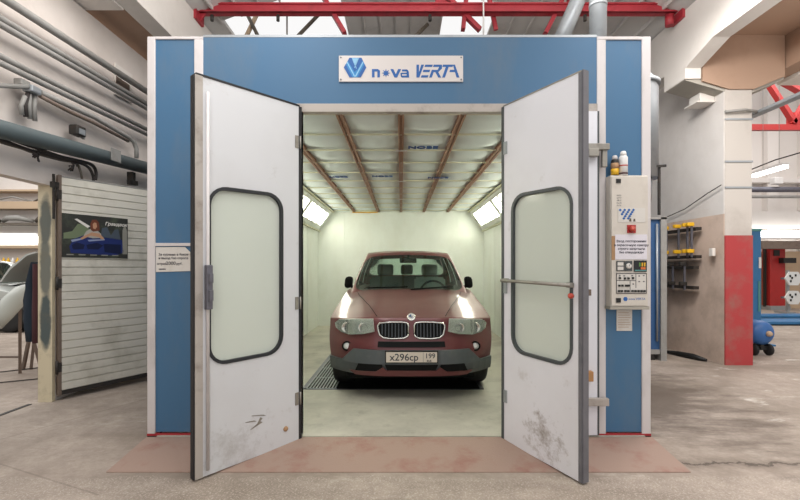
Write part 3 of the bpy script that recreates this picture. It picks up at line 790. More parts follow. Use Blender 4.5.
zc_ = CZp(175)
def can(x, y, r, h, body_m, cap_m, band, label):
    c = empty('spray_can', (x, y, zc_), label, 'spray can', 'cans on the control cabinet')
    MB().lathe([(0, 0), (r, 0), (r, h * .74), (r * .8, h * .8), (r * .5, h * .82), (0, h * .82)], (x, y, zc_), 20).build('can_body', body_m, c)
    MB().lathe([(0, h * .8), (r * .72, h * .8), (r * .7, h * .93), (r * .5, h), (0, h)], (x, y, zc_), 18).build('can_cap', cap_m, c)
    for (a, b, m) in band: MB().lathe([(r, h * a), (r * 1.02, h * a), (r * 1.02, h * b), (r, h * b)], (x, y, zc_), 20).build('printed_band', m, c)
can(CXp(617.2), 3.49, .029, .165, M['black'], M['white_frame'], [(.04, .34, M['yellow']), (.34, .62, M['tan_tape'])], 'small yellow and black spray can with a white cap on the control cabinet')
can(CXp(625.8), 3.49, .034, .2, M['white_paint'], M['white_paint'], [(.06, .12, M['maroon_cloth']), (.38, .43, M['button_red'])], 'taller white spray can beside the yellow one on the control cabinet')

# ramp plate
rp = MB()
rp._new([(-2.05, 2.99, -.034), (2.015, 2.99, -.034), (2.05, 3.515, .002), (-2.08, 3.515, .002), (-2.05, 2.99, -.04), (2.015, 2.99, -.04), (2.05, 3.515, -.04), (-2.08, 3.515, -.04)],
        [(0, 1, 2, 3), (7, 6, 5, 4), (0, 4, 5, 1), (1, 5, 6, 2), (2, 6, 7, 3), (3, 7, 4, 0)])
tag(rp.build('entry_ramp', M['ramp_red'], loc=(0, 3.2, -.04)), 'worn reddish steel ramp plate lying in front of the booth doors', 'ramp')
# grating in the booth floor
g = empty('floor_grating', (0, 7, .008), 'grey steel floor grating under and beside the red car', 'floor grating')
MB().box((-1.10, 4.86, .006), (.92, 9.2, .010)).build('pit_and_car_shade', M['car_dark'], g)  # black backing: pit between the bars plus painted shade of the car
gb = MB(); x = -1.08
while x < -.72:
    gb.box((x, 4.88, .010), (x + .012, 9.18, .02)); x += .036
for yy in [4.88 + .5 * i for i in range(9)]: gb.box((-1.08, yy, .010), (-.73, yy + .012, .018))
gb.build('grating_bars', M['galv'], g)
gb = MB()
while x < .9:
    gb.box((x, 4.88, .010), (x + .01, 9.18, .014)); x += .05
gb.build('car_shade_bars', M['car_dark'], g)  # same grating, coloured black to paint in the shade under the car
fb = MB().box((-1.12, 4.86, .006), (.94, 4.88, .012)).box((-1.12, 9.18, .006), (.94, 9.22, .021)).box((-1.12, 4.88, .006), (-1.08, 9.18, .021)).box((.9, 4.88, .006), (.94, 9.18, .021))
fb.build('grating_frame', M['steel'], g)
# ------------------------------------------------------------------ cars
def interp(tab, x):
    if x <= tab[0][0]: return tab[0][1]
    for (a, fa), (b, fb) in zip(tab[:-1], tab[1:]):
        if x <= b:
            t = (x - a) / (b - a); t = t * t * (3 - 2 * t) * .5 + t * .5
            return fa + (fb - fa) * t
    return tab[-1][1]
def c_plan(x): return .40 * (abs(x) / .9) ** 3.4
F_TAB = [(.2, .10), (.30, .03), (.40, 0), (.54, .01), (.60, .045), (.68, .07), (.80, .085), (.88, .12), (.95, .2)]
def c_front(x, z): return interp(F_TAB, z) + c_plan(x)
def c_rear(x, z): return 4.52 - .16 * (abs(x) / .9) ** 3 - interp([(.2, .1), (.45, 0), (.6, .03), (1.1, .12)], z)
W_TAB = [(.25, .84), (.42, .885), (.62, .905), (.8, .90), (.92, .885), (1.0, .865), (1.09, .84)]
def c_width(z, y): return interp(W_TAB, z) - .03 * max(0, (y - 3.4) / 1.1)
T_TAB = [(0, .80), (.1, .85), (.22, .89), (.45, .95), (.8, 1.02), (1.25, 1.09), (1.5, 1.095), (4.5, 1.06)]
def c_top(x, y):
    k = .055 if y < 1.0 else .055 - .03 * min(1, (y - 1.0) / .6)
    return interp(T_TAB, y - c_plan(x) * .9) - k * (abs(x) / .9) ** 2.4 + (.016 * math.exp(-((abs(x) - .42 - y * .12) / .07) ** 2) if y < 1.2 else 0)
def c_low(u, v, w):
    x0 = u * .9
    yg = .1 + c_plan(x0) + w * (4.35 - c_plan(x0))
    z = .29 + (c_top(x0, yg) - .29) * v
    x = u * c_width(z, yg)
    return (x, c_front(x0, z) + (c_rear(x0, z) - c_front(x0, z)) * w, z)
def c_green(u, v, w):
    wd = (.775 + .05 * min(1, w * 3.2)) * (1 - v) + (.61 + .02 * min(1, w * 4)) * v
    vb = v + .06 * math.sin(PI * v)
    x = u * (wd + .03 * math.sin(PI * v) * (1 if w > .08 else .3))
    yf = 1.22 + .80 * v + .13 * u * u * (1 - .35 * v)
    yr = 4.42 - .42 * v - .10 * u * u
    roof = 1.645 - .035 * (abs(u) ** 2.5) - .045 * (1 - min(1, w * 3.5)) ** 2 - .05 * max(0, (w - .6) / .4) ** 2
    return (x, yf + (yr - yf) * w, 1.03 + (roof - 1.03) * v)
def surf_box(us, vs, ws, fmap, skip=None):
    """closed box surface on a parameter grid; skip(face, i, j) drops faces"""
    bm = bmesh.new(); ids = {}
    def V(i, j, k):
        key = (i, j, k)
        if key not in ids: ids[key] = bm.verts.new(fmap(us[i], vs[j], ws[k]))
        return ids[key]
    nu, nv, nw = len(us) - 1, len(vs) - 1, len(ws) - 1
    def q(tag_, a, b, *p):
        if skip and skip(tag_, a, b): return
        bm.faces.new([V(*t) for t in p])
    for i in range(nu):
        for j in range(nv):
            q('front', i, j, (i, j, 0), (i + 1, j, 0), (i + 1, j + 1, 0), (i, j + 1, 0))
            q('rear', i, j, (i, j, nw), (i, j + 1, nw), (i + 1, j + 1, nw), (i + 1, j, nw))
        for k in range(nw):
            q('bottom', i, k, (i, 0, k), (i, 0, k + 1), (i + 1, 0, k + 1), (i + 1, 0, k))
            q('top', i, k, (i, nv, k), (i + 1, nv, k), (i + 1, nv, k + 1), (i, nv, k + 1))
    for j in range(nv):
        for k in range(nw):
            q('left', j, k, (0, j, k), (0, j + 1, k), (0, j + 1, k + 1), (0, j, k + 1))
            q('right', j, k, (nu, j, k), (nu, j, k + 1), (nu, j + 1, k + 1), (nu, j + 1, k))
    for f in bm.faces: f.smooth = True
    return bm
GU = [-1, -.972, -.6, -.2, .2, .6, .972, 1]; GV = [0, .05, .35, .65, .92, 1]; GW = [0, .025, .13, .26, .40, .44, .56, .70, .74, .86, .95, .985, 1]
def green_skip(t, a, b):
    if t == 'front': return 1 <= a <= 5 and 1 <= b <= 3
    if t == 'rear': return 1 <= a <= 5 and 2 <= b <= 3
    if t in ('left', 'right'): return 1 <= a <= 3 and b in (2, 3, 5, 6, 8, 9)
    return t == 'bottom'
def patch_bm(poly, off, thick, step=.05, fr=None):
    fr = fr or c_front
    bm = bmesh.new(); bm.faces.new([bm.verts.new((x, 0, z)) for x, z in poly])
    x0, x1 = min(p[0] for p in poly), max(p[0] for p in poly); z0, z1 = min(p[1] for p in poly), max(p[1] for p in poly)
    for a, b, ax in ((x0, x1, 0), (z0, z1, 2)):
        n = max(1, int((b - a) / step))
        for i in range(1, n):
            c = [0, 0, 0]; c[ax] = a + (b - a) * i / n; nn = [0, 0, 0]; nn[ax] = 1
            bmesh.ops.bisect_plane(bm, geom=bm.verts[:] + bm.edges[:] + bm.faces[:], plane_co=c, plane_no=nn)
    r = bmesh.ops.extrude_face_region(bm, geom=bm.faces[:])
    top = [v for v in r['geom'] if isinstance(v, bmesh.types.BMVert)]
    tops = set(top)
    for v in bm.verts:
        v.co.y = fr(v.co.x, v.co.z) - off + (0 if v in tops else thick)
    for f in bm.faces: f.smooth = False
    return bm

def apply_mods(o):
    dg = bpy.context.evaluated_depsgraph_get(); bpy.context.view_layer.update()
    me = bpy.data.meshes.new_from_object(o.evaluated_get(dg), depsgraph=dg)
    old = o.data; o.modifiers.clear(); o.data = me; bpy.data.meshes.remove(old)

def make_car(loc, rotz, name, label, paint, plate=None, mirrors=True, roundel=True, group=None, hood_open=False):
    root = empty(name, (0, 0, 0), label, 'car', group)
    def fin(bm, nm, m, parent=root):
        mb = MB(); mb.bm.free(); mb.bm = bm
        return mb.build(nm, m, parent)
    # body: lower shell with wheel openings + greenhouse
    us = [-1, -.985, -.93, -.82, -.66, -.5, -.34, -.17, 0, .17, .34, .5, .66, .82, .93, .985, 1]
    vs = [0, .04, .2, .36, .5, .62, .74, .86, .94, .985, 1]
    ws = [0, .006, .03, .07, .115, .16, .21, .26, .30, .36, .42, .5, .58, .66, .74, .82, .9, .97, 1]
    low = fin(surf_box(us, vs, ws, c_low), 'body', [paint, M['car_dark']])
    sm = low.modifiers.new('s', 'SUBSURF'); sm.levels = 2; sm.render_levels = 2
    cut = MB(); cut.mi = 1
    for y in (.86, 3.62):
        for s in (-1, 1): cut.cyl((s * .62, y, .36), (s * 1.1, y, .36), .385, 40)
    co_ = cut.build('cut', [paint, M['car_dark']])
    b = low.modifiers.new('b', 'BOOLEAN'); b.operation = 'DIFFERENCE'; b.object = co_; b.solver = 'EXACT'
    apply_mods(low); bpy.data.objects.remove(co_)
    # open the deck below the cabin
    bm = bmesh.new(); bm.from_mesh(low.data)
    dead = [f for f in bm.faces if f.normal.z > .8 and f.calc_center_median().z > .95 and 1.5 < f.calc_center_median().y < 4.2 and abs(f.calc_center_median().x) < .62]
    bmesh.ops.delete(bm, geom=dead, context='FACES')
    gb_ = surf_box(GU, GV, GW, c_green, green_skip)
    tm = bpy.data.meshes.new('tmp'); gb_.to_mesh(tm); gb_.free()
    to = bpy.data.objects.new('tmp', tm); COL.objects.link(to)
    sm = to.modifiers.new('s', 'SUBSURF'); sm.levels = 2; apply_mods(to)
    bm.from_mesh(to.data); bm.to_mesh(low.data); bm.free(); bpy.data.objects.remove(to)
    # glass
    def pane(tagn, us_, vs_, ws_, nm):
        m = MB(); pts = []; 
        A = us_ if us_ else vs_; 
        grid = []
        n1 = 10; n2 = 8
        for a in range(n1 + 1):
            for c in range(n2 + 1):
                fa, fc = a / n1, c / n2
                if tagn in ('front', 'rear'):
                    u = us_[0] + (us_[1] - us_[0]) * fa; v = vs_[0] + (vs_[1] - vs_[0]) * fc; w = 0 if tagn == 'front' else 1
                    p = Vector(c_green(u, v, w)); p.y += .012 if tagn == 'front' else -.012
                else:
                    w = ws_[0] + (ws_[1] - ws_[0]) * fa; v = vs_[0] + (vs_[1] - vs_[0]) * fc; u = -1 if tagn == 'left' else 1
                    p = Vector(c_green(u, v, w)); p.x -= .012 * u
                grid.append(p)
        m._new(grid, [(a * (n2 + 1) + c, (a + 1) * (n2 + 1) + c, (a + 1) * (n2 + 1) + c + 1, a * (n2 + 1) + c + 1) for a in range(n1) for c in range(n2)], True)
        return m.build(nm, M['car_glass'], root)
    pane('front', (-.985, .985), (.03, .95), None, 'windshield'); pane('rear', (-.97, .97), (.32, .93), None, 'rear_window')
    for s in ('left', 'right'):
        for a, b_ in ((.12, .41), (.43, .71), (.73, .96)): pane(s, None, (.06, .92), (a, b_), 'side_window')
    # cabin
    lin_ = MB()
    lin_.box((-.7, 1.25, .38), (.7, 4.2, .42)); lin_.box((-.74, 1.3, .42), (-.70, 4.2, 1.0)); lin_.box((.70, 1.3, .42), (.74, 4.2, 1.0)); lin_.box((-.72, 4.15, .4), (.72, 4.2, 1.05))
    lin_.build('cabin_lining', M['car_dark'], root)
    MB().box((-.68, 1.38, .75), (.68, 1.86, 1.065), .04).build('dashboard', M['car_dark'], root)
    def seat(x, y, m, wd=.5, hr=True):
        s = MB().prism([(y - .5, .5), (y + .02, .5), (y + .2, 1.20), (y + .09, 1.22), (y - .06, .68), (y - .5, .68)], (x - wd / 2, x + wd / 2), 'x')
        bmesh.ops.bevel(s.bm, geom=s.bm.edges[:], offset=.03, segments=2, affect='EDGES')
        s = s.build('seat', m, root)
        for q in ([0] if wd < .8 else [-.38, 0, .38]):
            MB().cbox((x + q, y + .17, 1.335), (.26 if wd < .8 else .22, .1, .18), .035).build('headrest', m, s)
    seat(-.36, 2.5, M['seat_grey']); seat(.36, 2.5, M['seat_light']); seat(0, 3.35, M['seat_grey'], 1.2)
    sw = MB(); sw.tube([(.36 + .185 * math.cos(a), 1.96 - .06 * math.sin(a), 1.0 + .175 * math.sin(a)) for a in [2 * PI * k / 24 for k in range(25)]], .016, 8, False)
    sw.cbox((.36, 1.95, 1.0), (.14, .05, .1), .02).bar((.2, 1.96, 1.0), (.52, 1.96, 1.0), .02, .03)
    sw.build('steering_wheel', M['car_dark'], root)
    MB().cbox((0, 2.02, 1.475), (.25, .03, .075), .015).bar((0, 2.02, 1.49), (0, 1.97, 1.55), .02, .02).build('rear_view_mirror', M['car_dark'], root)
    # bumper cladding: low ring round the car plus the raised band in front
    cl = MB(); n = 22; rows = [.265, .31, .36, .405]
    loop = []
    for k in range(n + 1): loop.append(('f', -1 + 2 * k / n))
    def ringpt(x0, z, kind): return (x0, c_front(x0 * 1.0, max(z, .3)) - .008 + (.03 if z < .27 else 0), z)
    vs_ = []; 
    xs = [-.885 + 1.77 * k / n for k in range(n + 1)]
    for z in rows:
        for x in xs: vs_.append(ringpt(x, z, 'f'))
    nn = len(xs)
    back = [(v[0] * .96, v[1] + .05, v[2]) for v in vs_]
    fs = []
    R_ = len(rows)
    for r in range(R_ - 1):
        for k in range(nn - 1):
            a = r * nn + k
            fs.append((a, a + 1, a + nn + 1, a + nn))
            o_ = R_ * nn; fs.append((o_ + a + nn, o_ + a + nn + 1, o_ + a + 1, o_ + a))
    o_ = R_ * nn
    for k in range(nn - 1):
        fs.append((k, o_ + k, o_ + k + 1, k + 1)); t_ = (R_ - 1) * nn
        fs.append((t_ + k + 1, o_ + t_ + k + 1, o_ + t_ + k, t_ + k))
    for r in range(R_ - 1):
        fs.append((r * nn, (r + 1) * nn, o_ + (r + 1) * nn, o_ + r * nn)); e = nn - 1
        fs.append((r * nn + e, o_ + r * nn + e, o_ + (r + 1) * nn + e, (r + 1) * nn + e))
    cl._new(vs_ + back, fs)
    for s in (-1, 1):
        cl.box((s * .88 - .025, 1.27, .22), (s * .88 + .025, 3.22, .42), .012)
        cl.box((s * .87 - .02, 4.0, .24), (s * .87 + .01, 4.3, .42), .008)
    cl = cl.build('bumper_cladding', M['car_clad'], root)
    fin(patch_bm([(-.74, .395), (-.60, .39), (.60, .39), (.74, .395), (.60, .53), (-.60, .53)], .022, .05), 'bumper_band', M['car_clad'], root)
    for s in (-1, 1):
        fin(patch_bm([(s * x, z) for x, z in ((.27, .30), (.585, .30), (.54, .395), (.30, .395))], .020, .02), 'air_intake', M['car_dark'], root)
    fin(patch_bm([(-.24, .315), (.24, .315), (.27, .39), (-.27, .39)], .022, .02), 'air_intake', M['car_dark'], root)
    fin(patch_bm([(-.58, .262), (.58, .262), (.64, .305), (.36, .312), (.29, .36), (.25, .325), (-.25, .325), (-.29, .36), (-.36, .312), (-.64, .305)], .030, .03), 'lower_lip', paint, root)
    fin(patch_bm([(-.345, .56), (.345, .56), (.34, .612), (-.34, .612)], .012, .03), 'upper_air_slot', M['car_dark'], root)
    MB().box((-.70, .32, .17), (.70, 4.2, .295), .02).build('shading_undertray', M['car_dark'], root)  # unseen tray, added to deepen the shade under the car
    # wheel-arch trims
    for y in (.86, 3.62):
        for s in (-1, 1):
            a = MB(); pts = [(y + .39 * math.cos(t), .36 + .39 * math.sin(t)) for t in [PI * k / 20 for k in range(-1, 22)]]
            a.tube([(s * (c_width(max(z, .3), py_) - .012), py_, z) for py_, z in pts], .02, 8); a.build('arch_trim', M['car_clad'], root)
    # grille
    for s in (-1, 1):
        op = [(x_, .64 + (z_ - .65) * .90) for x_, z_ in [(.03, .70), (.045, .672), (.08, .656), (.20, .650), (.285, .66), (.325, .69), (.343, .76), (.345, .795), (.325, .822), (.22, .835), (.10, .836), (.045, .828), (.03, .80)]]
        o1 = [(s * x, z) for x, z in op]
        gk = fin(patch_bm(o1, .010, .03), 'grille', M['car_dark'], root)
        rim = MB(); rim.tube([(x, c_front(x, z) - .016, z) for x, z in o1 + o1[:1]], .009, 8); rim.build('grille_rim', M['chrome'], gk)
        sl = MB()
        for k in range(8):
            x = s * (.062 + .034 * k); z0_, z1_ = (.655 if k < 6 else .665), .795
            if k == 7: z0_ = .68
            sl.bar((x, c_front(x, z0_) - .018, z0_), (x, c_front(x, z1_) - .018, z1_), .011, .014)
        sl.build('grille_slats', M['slat_grey'], gk)
        hl_ = [(s * x * .985, z - .018) for x, z in ((.385, .728), (.50, .70), (.66, .683), (.76, .70), (.825, .735), (.84, .785), (.79, .825), (.62, .845), (.40, .855))]
        hb = fin(patch_bm(hl_, .012, .03, .04), 'headlight', M['lamp_inner'], root)
        fin(patch_bm(hl_, .034, .008, .04), 'headlight_lens', M['lamp_clear'], hb)
        for (x, z, r) in ((.50, .745, .05), (.68, .735, .055)):
            MB().lathe([(0, .01), (r * .6, .0), (r, -.016), (r, -.02), (r * .85, -.02), (r * .5, -.004), (0, .0)], (s * x, c_front(x, z) - .008, z), 20, 'y').build('lamp_reflector', M['chrome'], hb)
        fx, fz = .675, .545
        fo = MB().lathe([(0, .04), (.05, .04), (.052, .0), (.045, -.003), (.040, .012), (0, .014)], (s * fx, c_front(fx, fz), fz), 22, 'y'); fo = fo.build('fog_lamp', M['car_dark'], root)
        MB().lathe([(0, .002), (.025, .003), (.036, .01), (0, .012)], (s * fx, c_front(fx, fz), fz), 20, 'y').build('fog_lens', M['roundel_white'], fo)
        if mirrors:
            mm = MB(); mm.cbox((0, 0, 0), (.11, .11, .155), .04)
            for v in mm.bm.verts: v.co = Vector((v.co.x * (1 + .9 * v.co.z * s * 0) - s * .12 * v.co.z + s * .835, v.co.y + 1.66, v.co.z * 1.05 + 1.165))
            mm.bar((s * .78, 1.66, 1.10), (s * .86, 1.66, 1.13), .05, .04)
            mm.build('wing_mirror', M['car_dark'], root)
    # wipers
    for a, b_ in (((-.55, 1.335, 1.10), (-.02, 1.27, 1.115)), ((.02, 1.24, 1.085), (.58, 1.335, 1.12))):
        MB().bar(a, b_, .016, .02).build('wiper', M['car_dark'], root)
    # hood shut line
    hl2 = MB()
    for s in (-1, 1):
        pts = [(s * (.36 + .32 * t + .03 * math.sin(PI * t)), 0, t) for t in [k / 12 for k in range(13)]]
        hl2.tube([(x, .14 + c_plan(x) + t * (1.14 - c_plan(x)), c_top(x, .14 + c_plan(x) + t * (1.14 - c_plan(x))) - .0005) for x, _, t in pts], .0035, 6)
    hl2.build('hood_seam', M['car_dark'], root)
    if hood_open:
        hp = MB()
        hp.prism([(1.20, 1.10), (1.0, 1.38), (.62, 1.70), (.42, 1.76), (.43, 1.79), (.64, 1.735), (1.03, 1.41), (1.235, 1.11)], (-.68, .68), 'x'); hp.build('open_hood', paint, root)
        MB().cyl((.6, .5, .95), (.6, .62, 1.68), .012, 8).build('hood_stay', M['car_dark'], root)
        MB().box((-.55, .3, .9), (.55, 1.15, 1.04), .03).build('engine_cover', M['car_dark'], root)
    if roundel:
        yb_, zb_ = .125, .85
        Mr = Matrix.Translation((0, yb_ - .012, zb_ + .004)) @ Matrix.Rotation(math.radians(-32), 4, 'X')
        r1 = MB(Mr).lathe([(0, 0), (.043, 0), (.043, -.008), (0, -.008)], (0, 0, 0), 28, 'y').build('hood_badge', M['black'], root)
        MB(Mr).lathe([(.037, -.008), (.043, -.008), (.043, -.0105), (.037, -.0105)], (0, 0, 0), 28, 'y').build('badge_rim', M['chrome'], r1)
        for q in range(4):
            pts = [(0, 0)] + [(.026 * math.cos(PI / 2 * q + PI / 2 * k / 6), .026 * math.sin(PI / 2 * q + PI / 2 * k / 6)) for k in range(7)]
            MB(Mr).prism(pts, (-.0105, -.008), 'y').build('badge_quarter', M['roundel_white'] if q % 2 == 0 else M['roundel_blue'], r1)
    if plate:
        yp_ = -.045
        pl = MB().box((-.265, yp_, .412), (.265, yp_ + .03, .53), .004).build('number_plate', M['car_dark'], root)
        MB().box((-.255, yp_ - .004, .42), (.255, yp_ + .002, .522)).build('plate_face', M['plate_white'], pl)
        for bod, sz, x, z in plate: text('plate_lettering', bod, sz, frontM(x, yp_ - .0045, z), M['ink'], pl, bold=.0012)
        MB().box((.115, yp_ - .0055, .422), (.118, yp_ - .004, .52)).build('plate_divider', M['ink'], pl)
    # wheels
    for y in (.86, 3.62):
        for s in (-1, 1):
            wz = .36; xo = s * .885; xi = s * .66
            ty = MB().lathe([(.25, xi), (.335, xi), (.355, xi + s * .03), (.36, xi + s * .06), (.36, xo - s * .06), (.355, xo - s * .03), (.335, xo), (.25, xo)], (0, y, wz), 36, 'x').build('wheel', M['tyre'], root)
            rm = MB().lathe([(0, xo - s * .05), (.07, xo - s * .04), (.08, xo - s * .055), (.2, xo - s * .03), (.24, xo - s * .01), (.252, xo), (.252, xo - s * .03)], (0, y, wz), 30, 'x')
            for k in range(5):
                a = 2 * PI * k / 5; d = Vector((0, math.cos(a), math.sin(a)))
                c0 = Vector((xo - s * .03, y, wz)); rm.bar(c0 + d * .05, c0 + d * .235, .05, .03)
            rm.build('rim', M['rim'], ty)
    root.location = loc; root.rotation_euler = (0, 0, rotz)
    return root
make_car((.106, 4.345, .02), 0, 'car', 'dusty maroon car with white number plate parked inside the spray booth, facing out', M['maroon'],
         [('x296cp', .098, -.075, .468), ('199', .07, .185, .482), ('RUS', .026, .175, .434)])
# ------------------------------------------------------------------ left wall: pipes, ducts, cables, gate
def wall_run(px0, py0, px1, py1, X, ext=0.12):
    a, b = PX(px0, py0, X), PX(px1, py1, X)
    d = b - a
    return a - d * 1.1, b + d * .35
def pipe(name, pts, r, m, label, cat, seg=14):
    pts = [Vector(p) for p in pts]
    return tag(MB().tube(pts, r, seg).build(name, m, loc=pts[0]), label, cat)
XP = -3.57
a, b = wall_run(0, -4, 146, 91, XP); pipe('wall_pipe', [a, b], .04, M['pipe_grey'], 'thick pale grey pipe, highest on the left concrete wall', 'pipe')
a, b = wall_run(0, 18, 146, 103.5, XP); pipe('wall_pipe', [a, b], .03, M['pipe_grey'], 'upper grey pipe of the pair running just below the highest wall pipe', 'pipe')
a, b = wall_run(0, 24.5, 146, 108, XP); pipe('wall_pipe', [a, b], .03, M['pipe_grey'], 'lower grey pipe of the pair running just below the highest wall pipe', 'pipe')
a, b = wall_run(0, 56, 136, 124, XP); pipe('wall_pipe', [a, b], .028, M['pipe_grey'], 'upper grey pipe of the pair above the cable junction on the left wall', 'pipe')
a, b = wall_run(0, 63, 136, 129, XP); pipe('wall_pipe', [a, b], .028, M['pipe_grey'], 'lower grey pipe of the pair above the cable junction on the left wall', 'pipe')
a, b = PX(0, 85.5, XP), PX(30, 87, XP); pipe('wall_conduit', [a - (b - a) * 4, b], .022, M['pipe_grey'], 'thin grey conduit running level into the cable junction on the left wall', 'conduit')
pipe('wall_conduit', [PX(40, 92, XP), PX(72, 107, XP), PX(94, 117, XP), PX(118, 131, XP), PX(129, 137.5, XP), PX(134, 142, XP), PX(136.5, 149, XP), PX(136.5, 158, XP)], .027, M['pipe_grey'], 'grey conduit from the cable junction that bends down near the booth', 'conduit')
pipe('wall_conduit', [PX(40, 96, XP), PX(70, 112, XP), PX(92, 122, XP), PX(128, 141, XP)], .02, M['brown_steel'], 'dark thin conduit just under the bending grey conduit on the left wall', 'conduit')
a, b = wall_run(0, 129, 146, 168, -3.52); pipe('wall_duct', [a, b], .082, M['duct_teal'], 'thick grey-green duct running along the left wall above the doorway', 'duct', 24)
jb = empty('cable_junction', PX(32, 90, -3.6), 'pale cable junction on the left wall with cables dropping from it', 'cable junction')
c = PX(32, 90, -3.58); MB().cbox(c, (.1, .12, .07), .015).build('junction_body', M['galv'], jb)
c = PX(22, 83, -3.6); MB().cbox(c, (.08, .1, .06), .01).build('junction_cover', M['pipe_grey'], jb)
for i, (px, py0, py1) in enumerate(((22, 96, 115), (26, 90, 117), (30, 92, 119), (35, 94, 121))):
    MB().tube([PX(px + 3 if i < 2 else px, py0, -3.59), PX(px - 1, (py0 + py1) / 2, -3.6), PX(px, py1, -3.61)], .02, 8).build('hanging_cable', M['pipe_grey'] if i != 1 else M['cable'], jb)
# cables draped below the duct
def cable(pts, r, label, m=None):
    P_ = [PX(x, y, X) for x, y, X in pts]
    out = []
    for i in range(len(P_) - 1):          # smooth the run a little
        p0, p1, p2, p3 = P_[max(i - 1, 0)], P_[i], P_[i + 1], P_[min(i + 2, len(P_) - 1)]
        for t in (0, .25, .5, .75):
            out.append(.5 * ((2 * p1) + (p2 - p0) * t + (2 * p0 - 5 * p1 + 4 * p2 - p3) * t * t + (3 * p1 - p0 - 3 * p2 + p3) * t ** 3))
    out.append(P_[-1])
    return tag(MB().tube(out, r, 8).build('wall_cable', m or M['cable'], loc=out[0]), label, 'cable')
cable([(-30, 122, -3.56), (0, 135, -3.56), (30, 146, -3.56), (62, 157, -3.56), (80, 161, -3.56), (92, 165, -3.57), (96, 172, -3.59), (95.5, 180, -3.6)], .018, 'black cable under the duct that bends down last, nearest the booth')
cable([(-30, 127, -3.58), (0, 139, -3.58), (30, 150, -3.58), (60, 158, -3.58), (80, 163, -3.58), (89, 168, -3.58), (93, 176, -3.6), (93.5, 181, -3.61)], .016, 'black cable in the middle of the bundle hanging under the duct')
cable([(-30, 130, -3.6), (0, 142, -3.6), (20, 148, -3.6), (34, 153, -3.6), (60, 160, -3.6), (76, 163, -3.6), (80, 170, -3.6), (82, 179, -3.61)], .012, 'thin drooping cable lowest in the bundle under the duct', M['clutter_dark'])
for i, (px, py) in enumerate(((34, 150), (72, 164))):
    c = MB(); rr = random.Random(i)
    for k in range(6):
        q = PX(px + rr.uniform(-3, 3), py + rr.uniform(-2, 5), -3.55 - .03 * rr.random()); q2 = PX(px + rr.uniform(-4, 6), py + rr.uniform(2, 12), -3.6)
        c.tube([q, (q + q2) / 2 + Vector((.02, 0, .01)), q2], .008, 6)
    tag(c.build('cable_knot', M['cable'], loc=PX(px, py, -3.58)), ['loose dark knot of wires under the duct above the doorway', 'loose dark knot of wires under the duct above the slatted gate'][i], 'wires')
lf = empty('wall_floodlight', PX(78, 132, -3.6), 'small dark floodlight on the left wall above the thick duct', 'floodlight')
c = PX(77.5, 131, -3.58); MB().cbox(c, (.1, .14, .11), .015).build('lamp_housing', M['dark_steel'], lf)
MB().cbox(c + Vector((.052, 0, -.01)), (.008, .09, .06)).build('lamp_glass', M['galv'], lf)
c2 = PX(84, 137, -3.6); MB().bar(c, c2, .03, .06).build('lamp_bracket', M['pipe_grey'], lf)
c = PX(116, 155.5, -3.43); tag(MB().cbox(c, (.012, .17, .15), .003).build('duct_patch_plate', M['pipe_grey'], loc=c), 'square grey patch plate on the thick duct near the booth', 'plate')
vb = empty('wall_recess_box', PX(123, 82, WL), 'pale recess frame with a dark opening high on the left wall by the booth', 'recess box')
vp = MB(); p0, p1, p2, p3 = PX(114, 63, WL + .01), PX(131, 75, WL + .01), PX(131, 103, WL + .01), PX(114, 94, WL + .01)
vp._new([p0, p1, p2, p3] + [q + Vector((.02, 0, 0)) for q in (p0, p1, p2, p3)], [(0, 1, 2, 3), (7, 6, 5, 4), (0, 4, 5, 1), (1, 5, 6, 2), (2, 6, 7, 3), (3, 7, 4, 0)]); vp.build('recess_frame', M['beam_white'], vb)
vp = MB(); q0, q1, q2, q3 = PX(116, 76, WL + .03), PX(129, 85, WL + .03), PX(129, 97, WL + .03), PX(116, 88, WL + .03)
vp._new([q0, q1, q2, q3] + [q + Vector((.008, 0, 0)) for q in (q0, q1, q2, q3)], [(0, 1, 2, 3), (7, 6, 5, 4), (0, 4, 5, 1), (1, 5, 6, 2), (2, 6, 7, 3), (3, 7, 4, 0)]); vp.build('recess_opening', M['brown_steel'], vb)
br = PX(132, 176, -3.58); bb = tag(MB().box(br - Vector((.05, .03, .10)), br + Vector((.03, .03, .05))).bar(br + Vector((0, -.08, -.1)), br + Vector((0, .1, -.08)), .04, .06).build('pipe_bracket', M['dark_steel'], loc=br), 'dark rusty bracket between the thick duct and the top of the gate', 'bracket')

# slatted gate leaf swung open
ga, gd = Vector((-3.675, 4.60, 0)), Vector((.50, .86, 0)).normalized(); gn = Vector((gd.y, -gd.x, 0)); GW_ = 1.62
Mg = Matrix(((gd.x, gn.x, 0, ga.x), (gd.y, gn.y, 0, ga.y), (0, 0, 1, 0), (0, 0, 0, 1)))
gate = empty('slatted_gate', ga, 'pale slatted gate leaf standing open against the left wall, poster on it', 'gate')
gp = MB(Mg); nsl = 26; z0g, z1g = .065, 2.36
for i in range(nsl):
    za = z0g + (z1g - z0g) * i / nsl; zb = z0g + (z1g - z0g) * (i + 1) / nsl
    gp.prism([(0, za), (.018, za + .007), (.02, zb - .007), (0, zb), (-.03, zb), (-.03, za)], (.05, GW_), 'x') if False else gp.box((.03, -.03, za + .006), (GW_, .02, zb - .004), .003)
gp.box((.03, -.028, z0g), (GW_, .008, z1g))
gp.build('slat_panel', M['gate'], gate)
MB(Mg).box((0, -.03, .02), (.03, .022, z1g + .02)).build('gate_stile', M['brown_steel'], gate)
MB(Mg).box((.03, -.03, .02), (GW_, .022, z0g)).build('gate_rail', M['dark_steel'], gate)
MB(Mg).box((.03, -.03, z1g), (GW_, .022, z1g + .012)).build('gate_rail', M['pipe_grey'], gate)
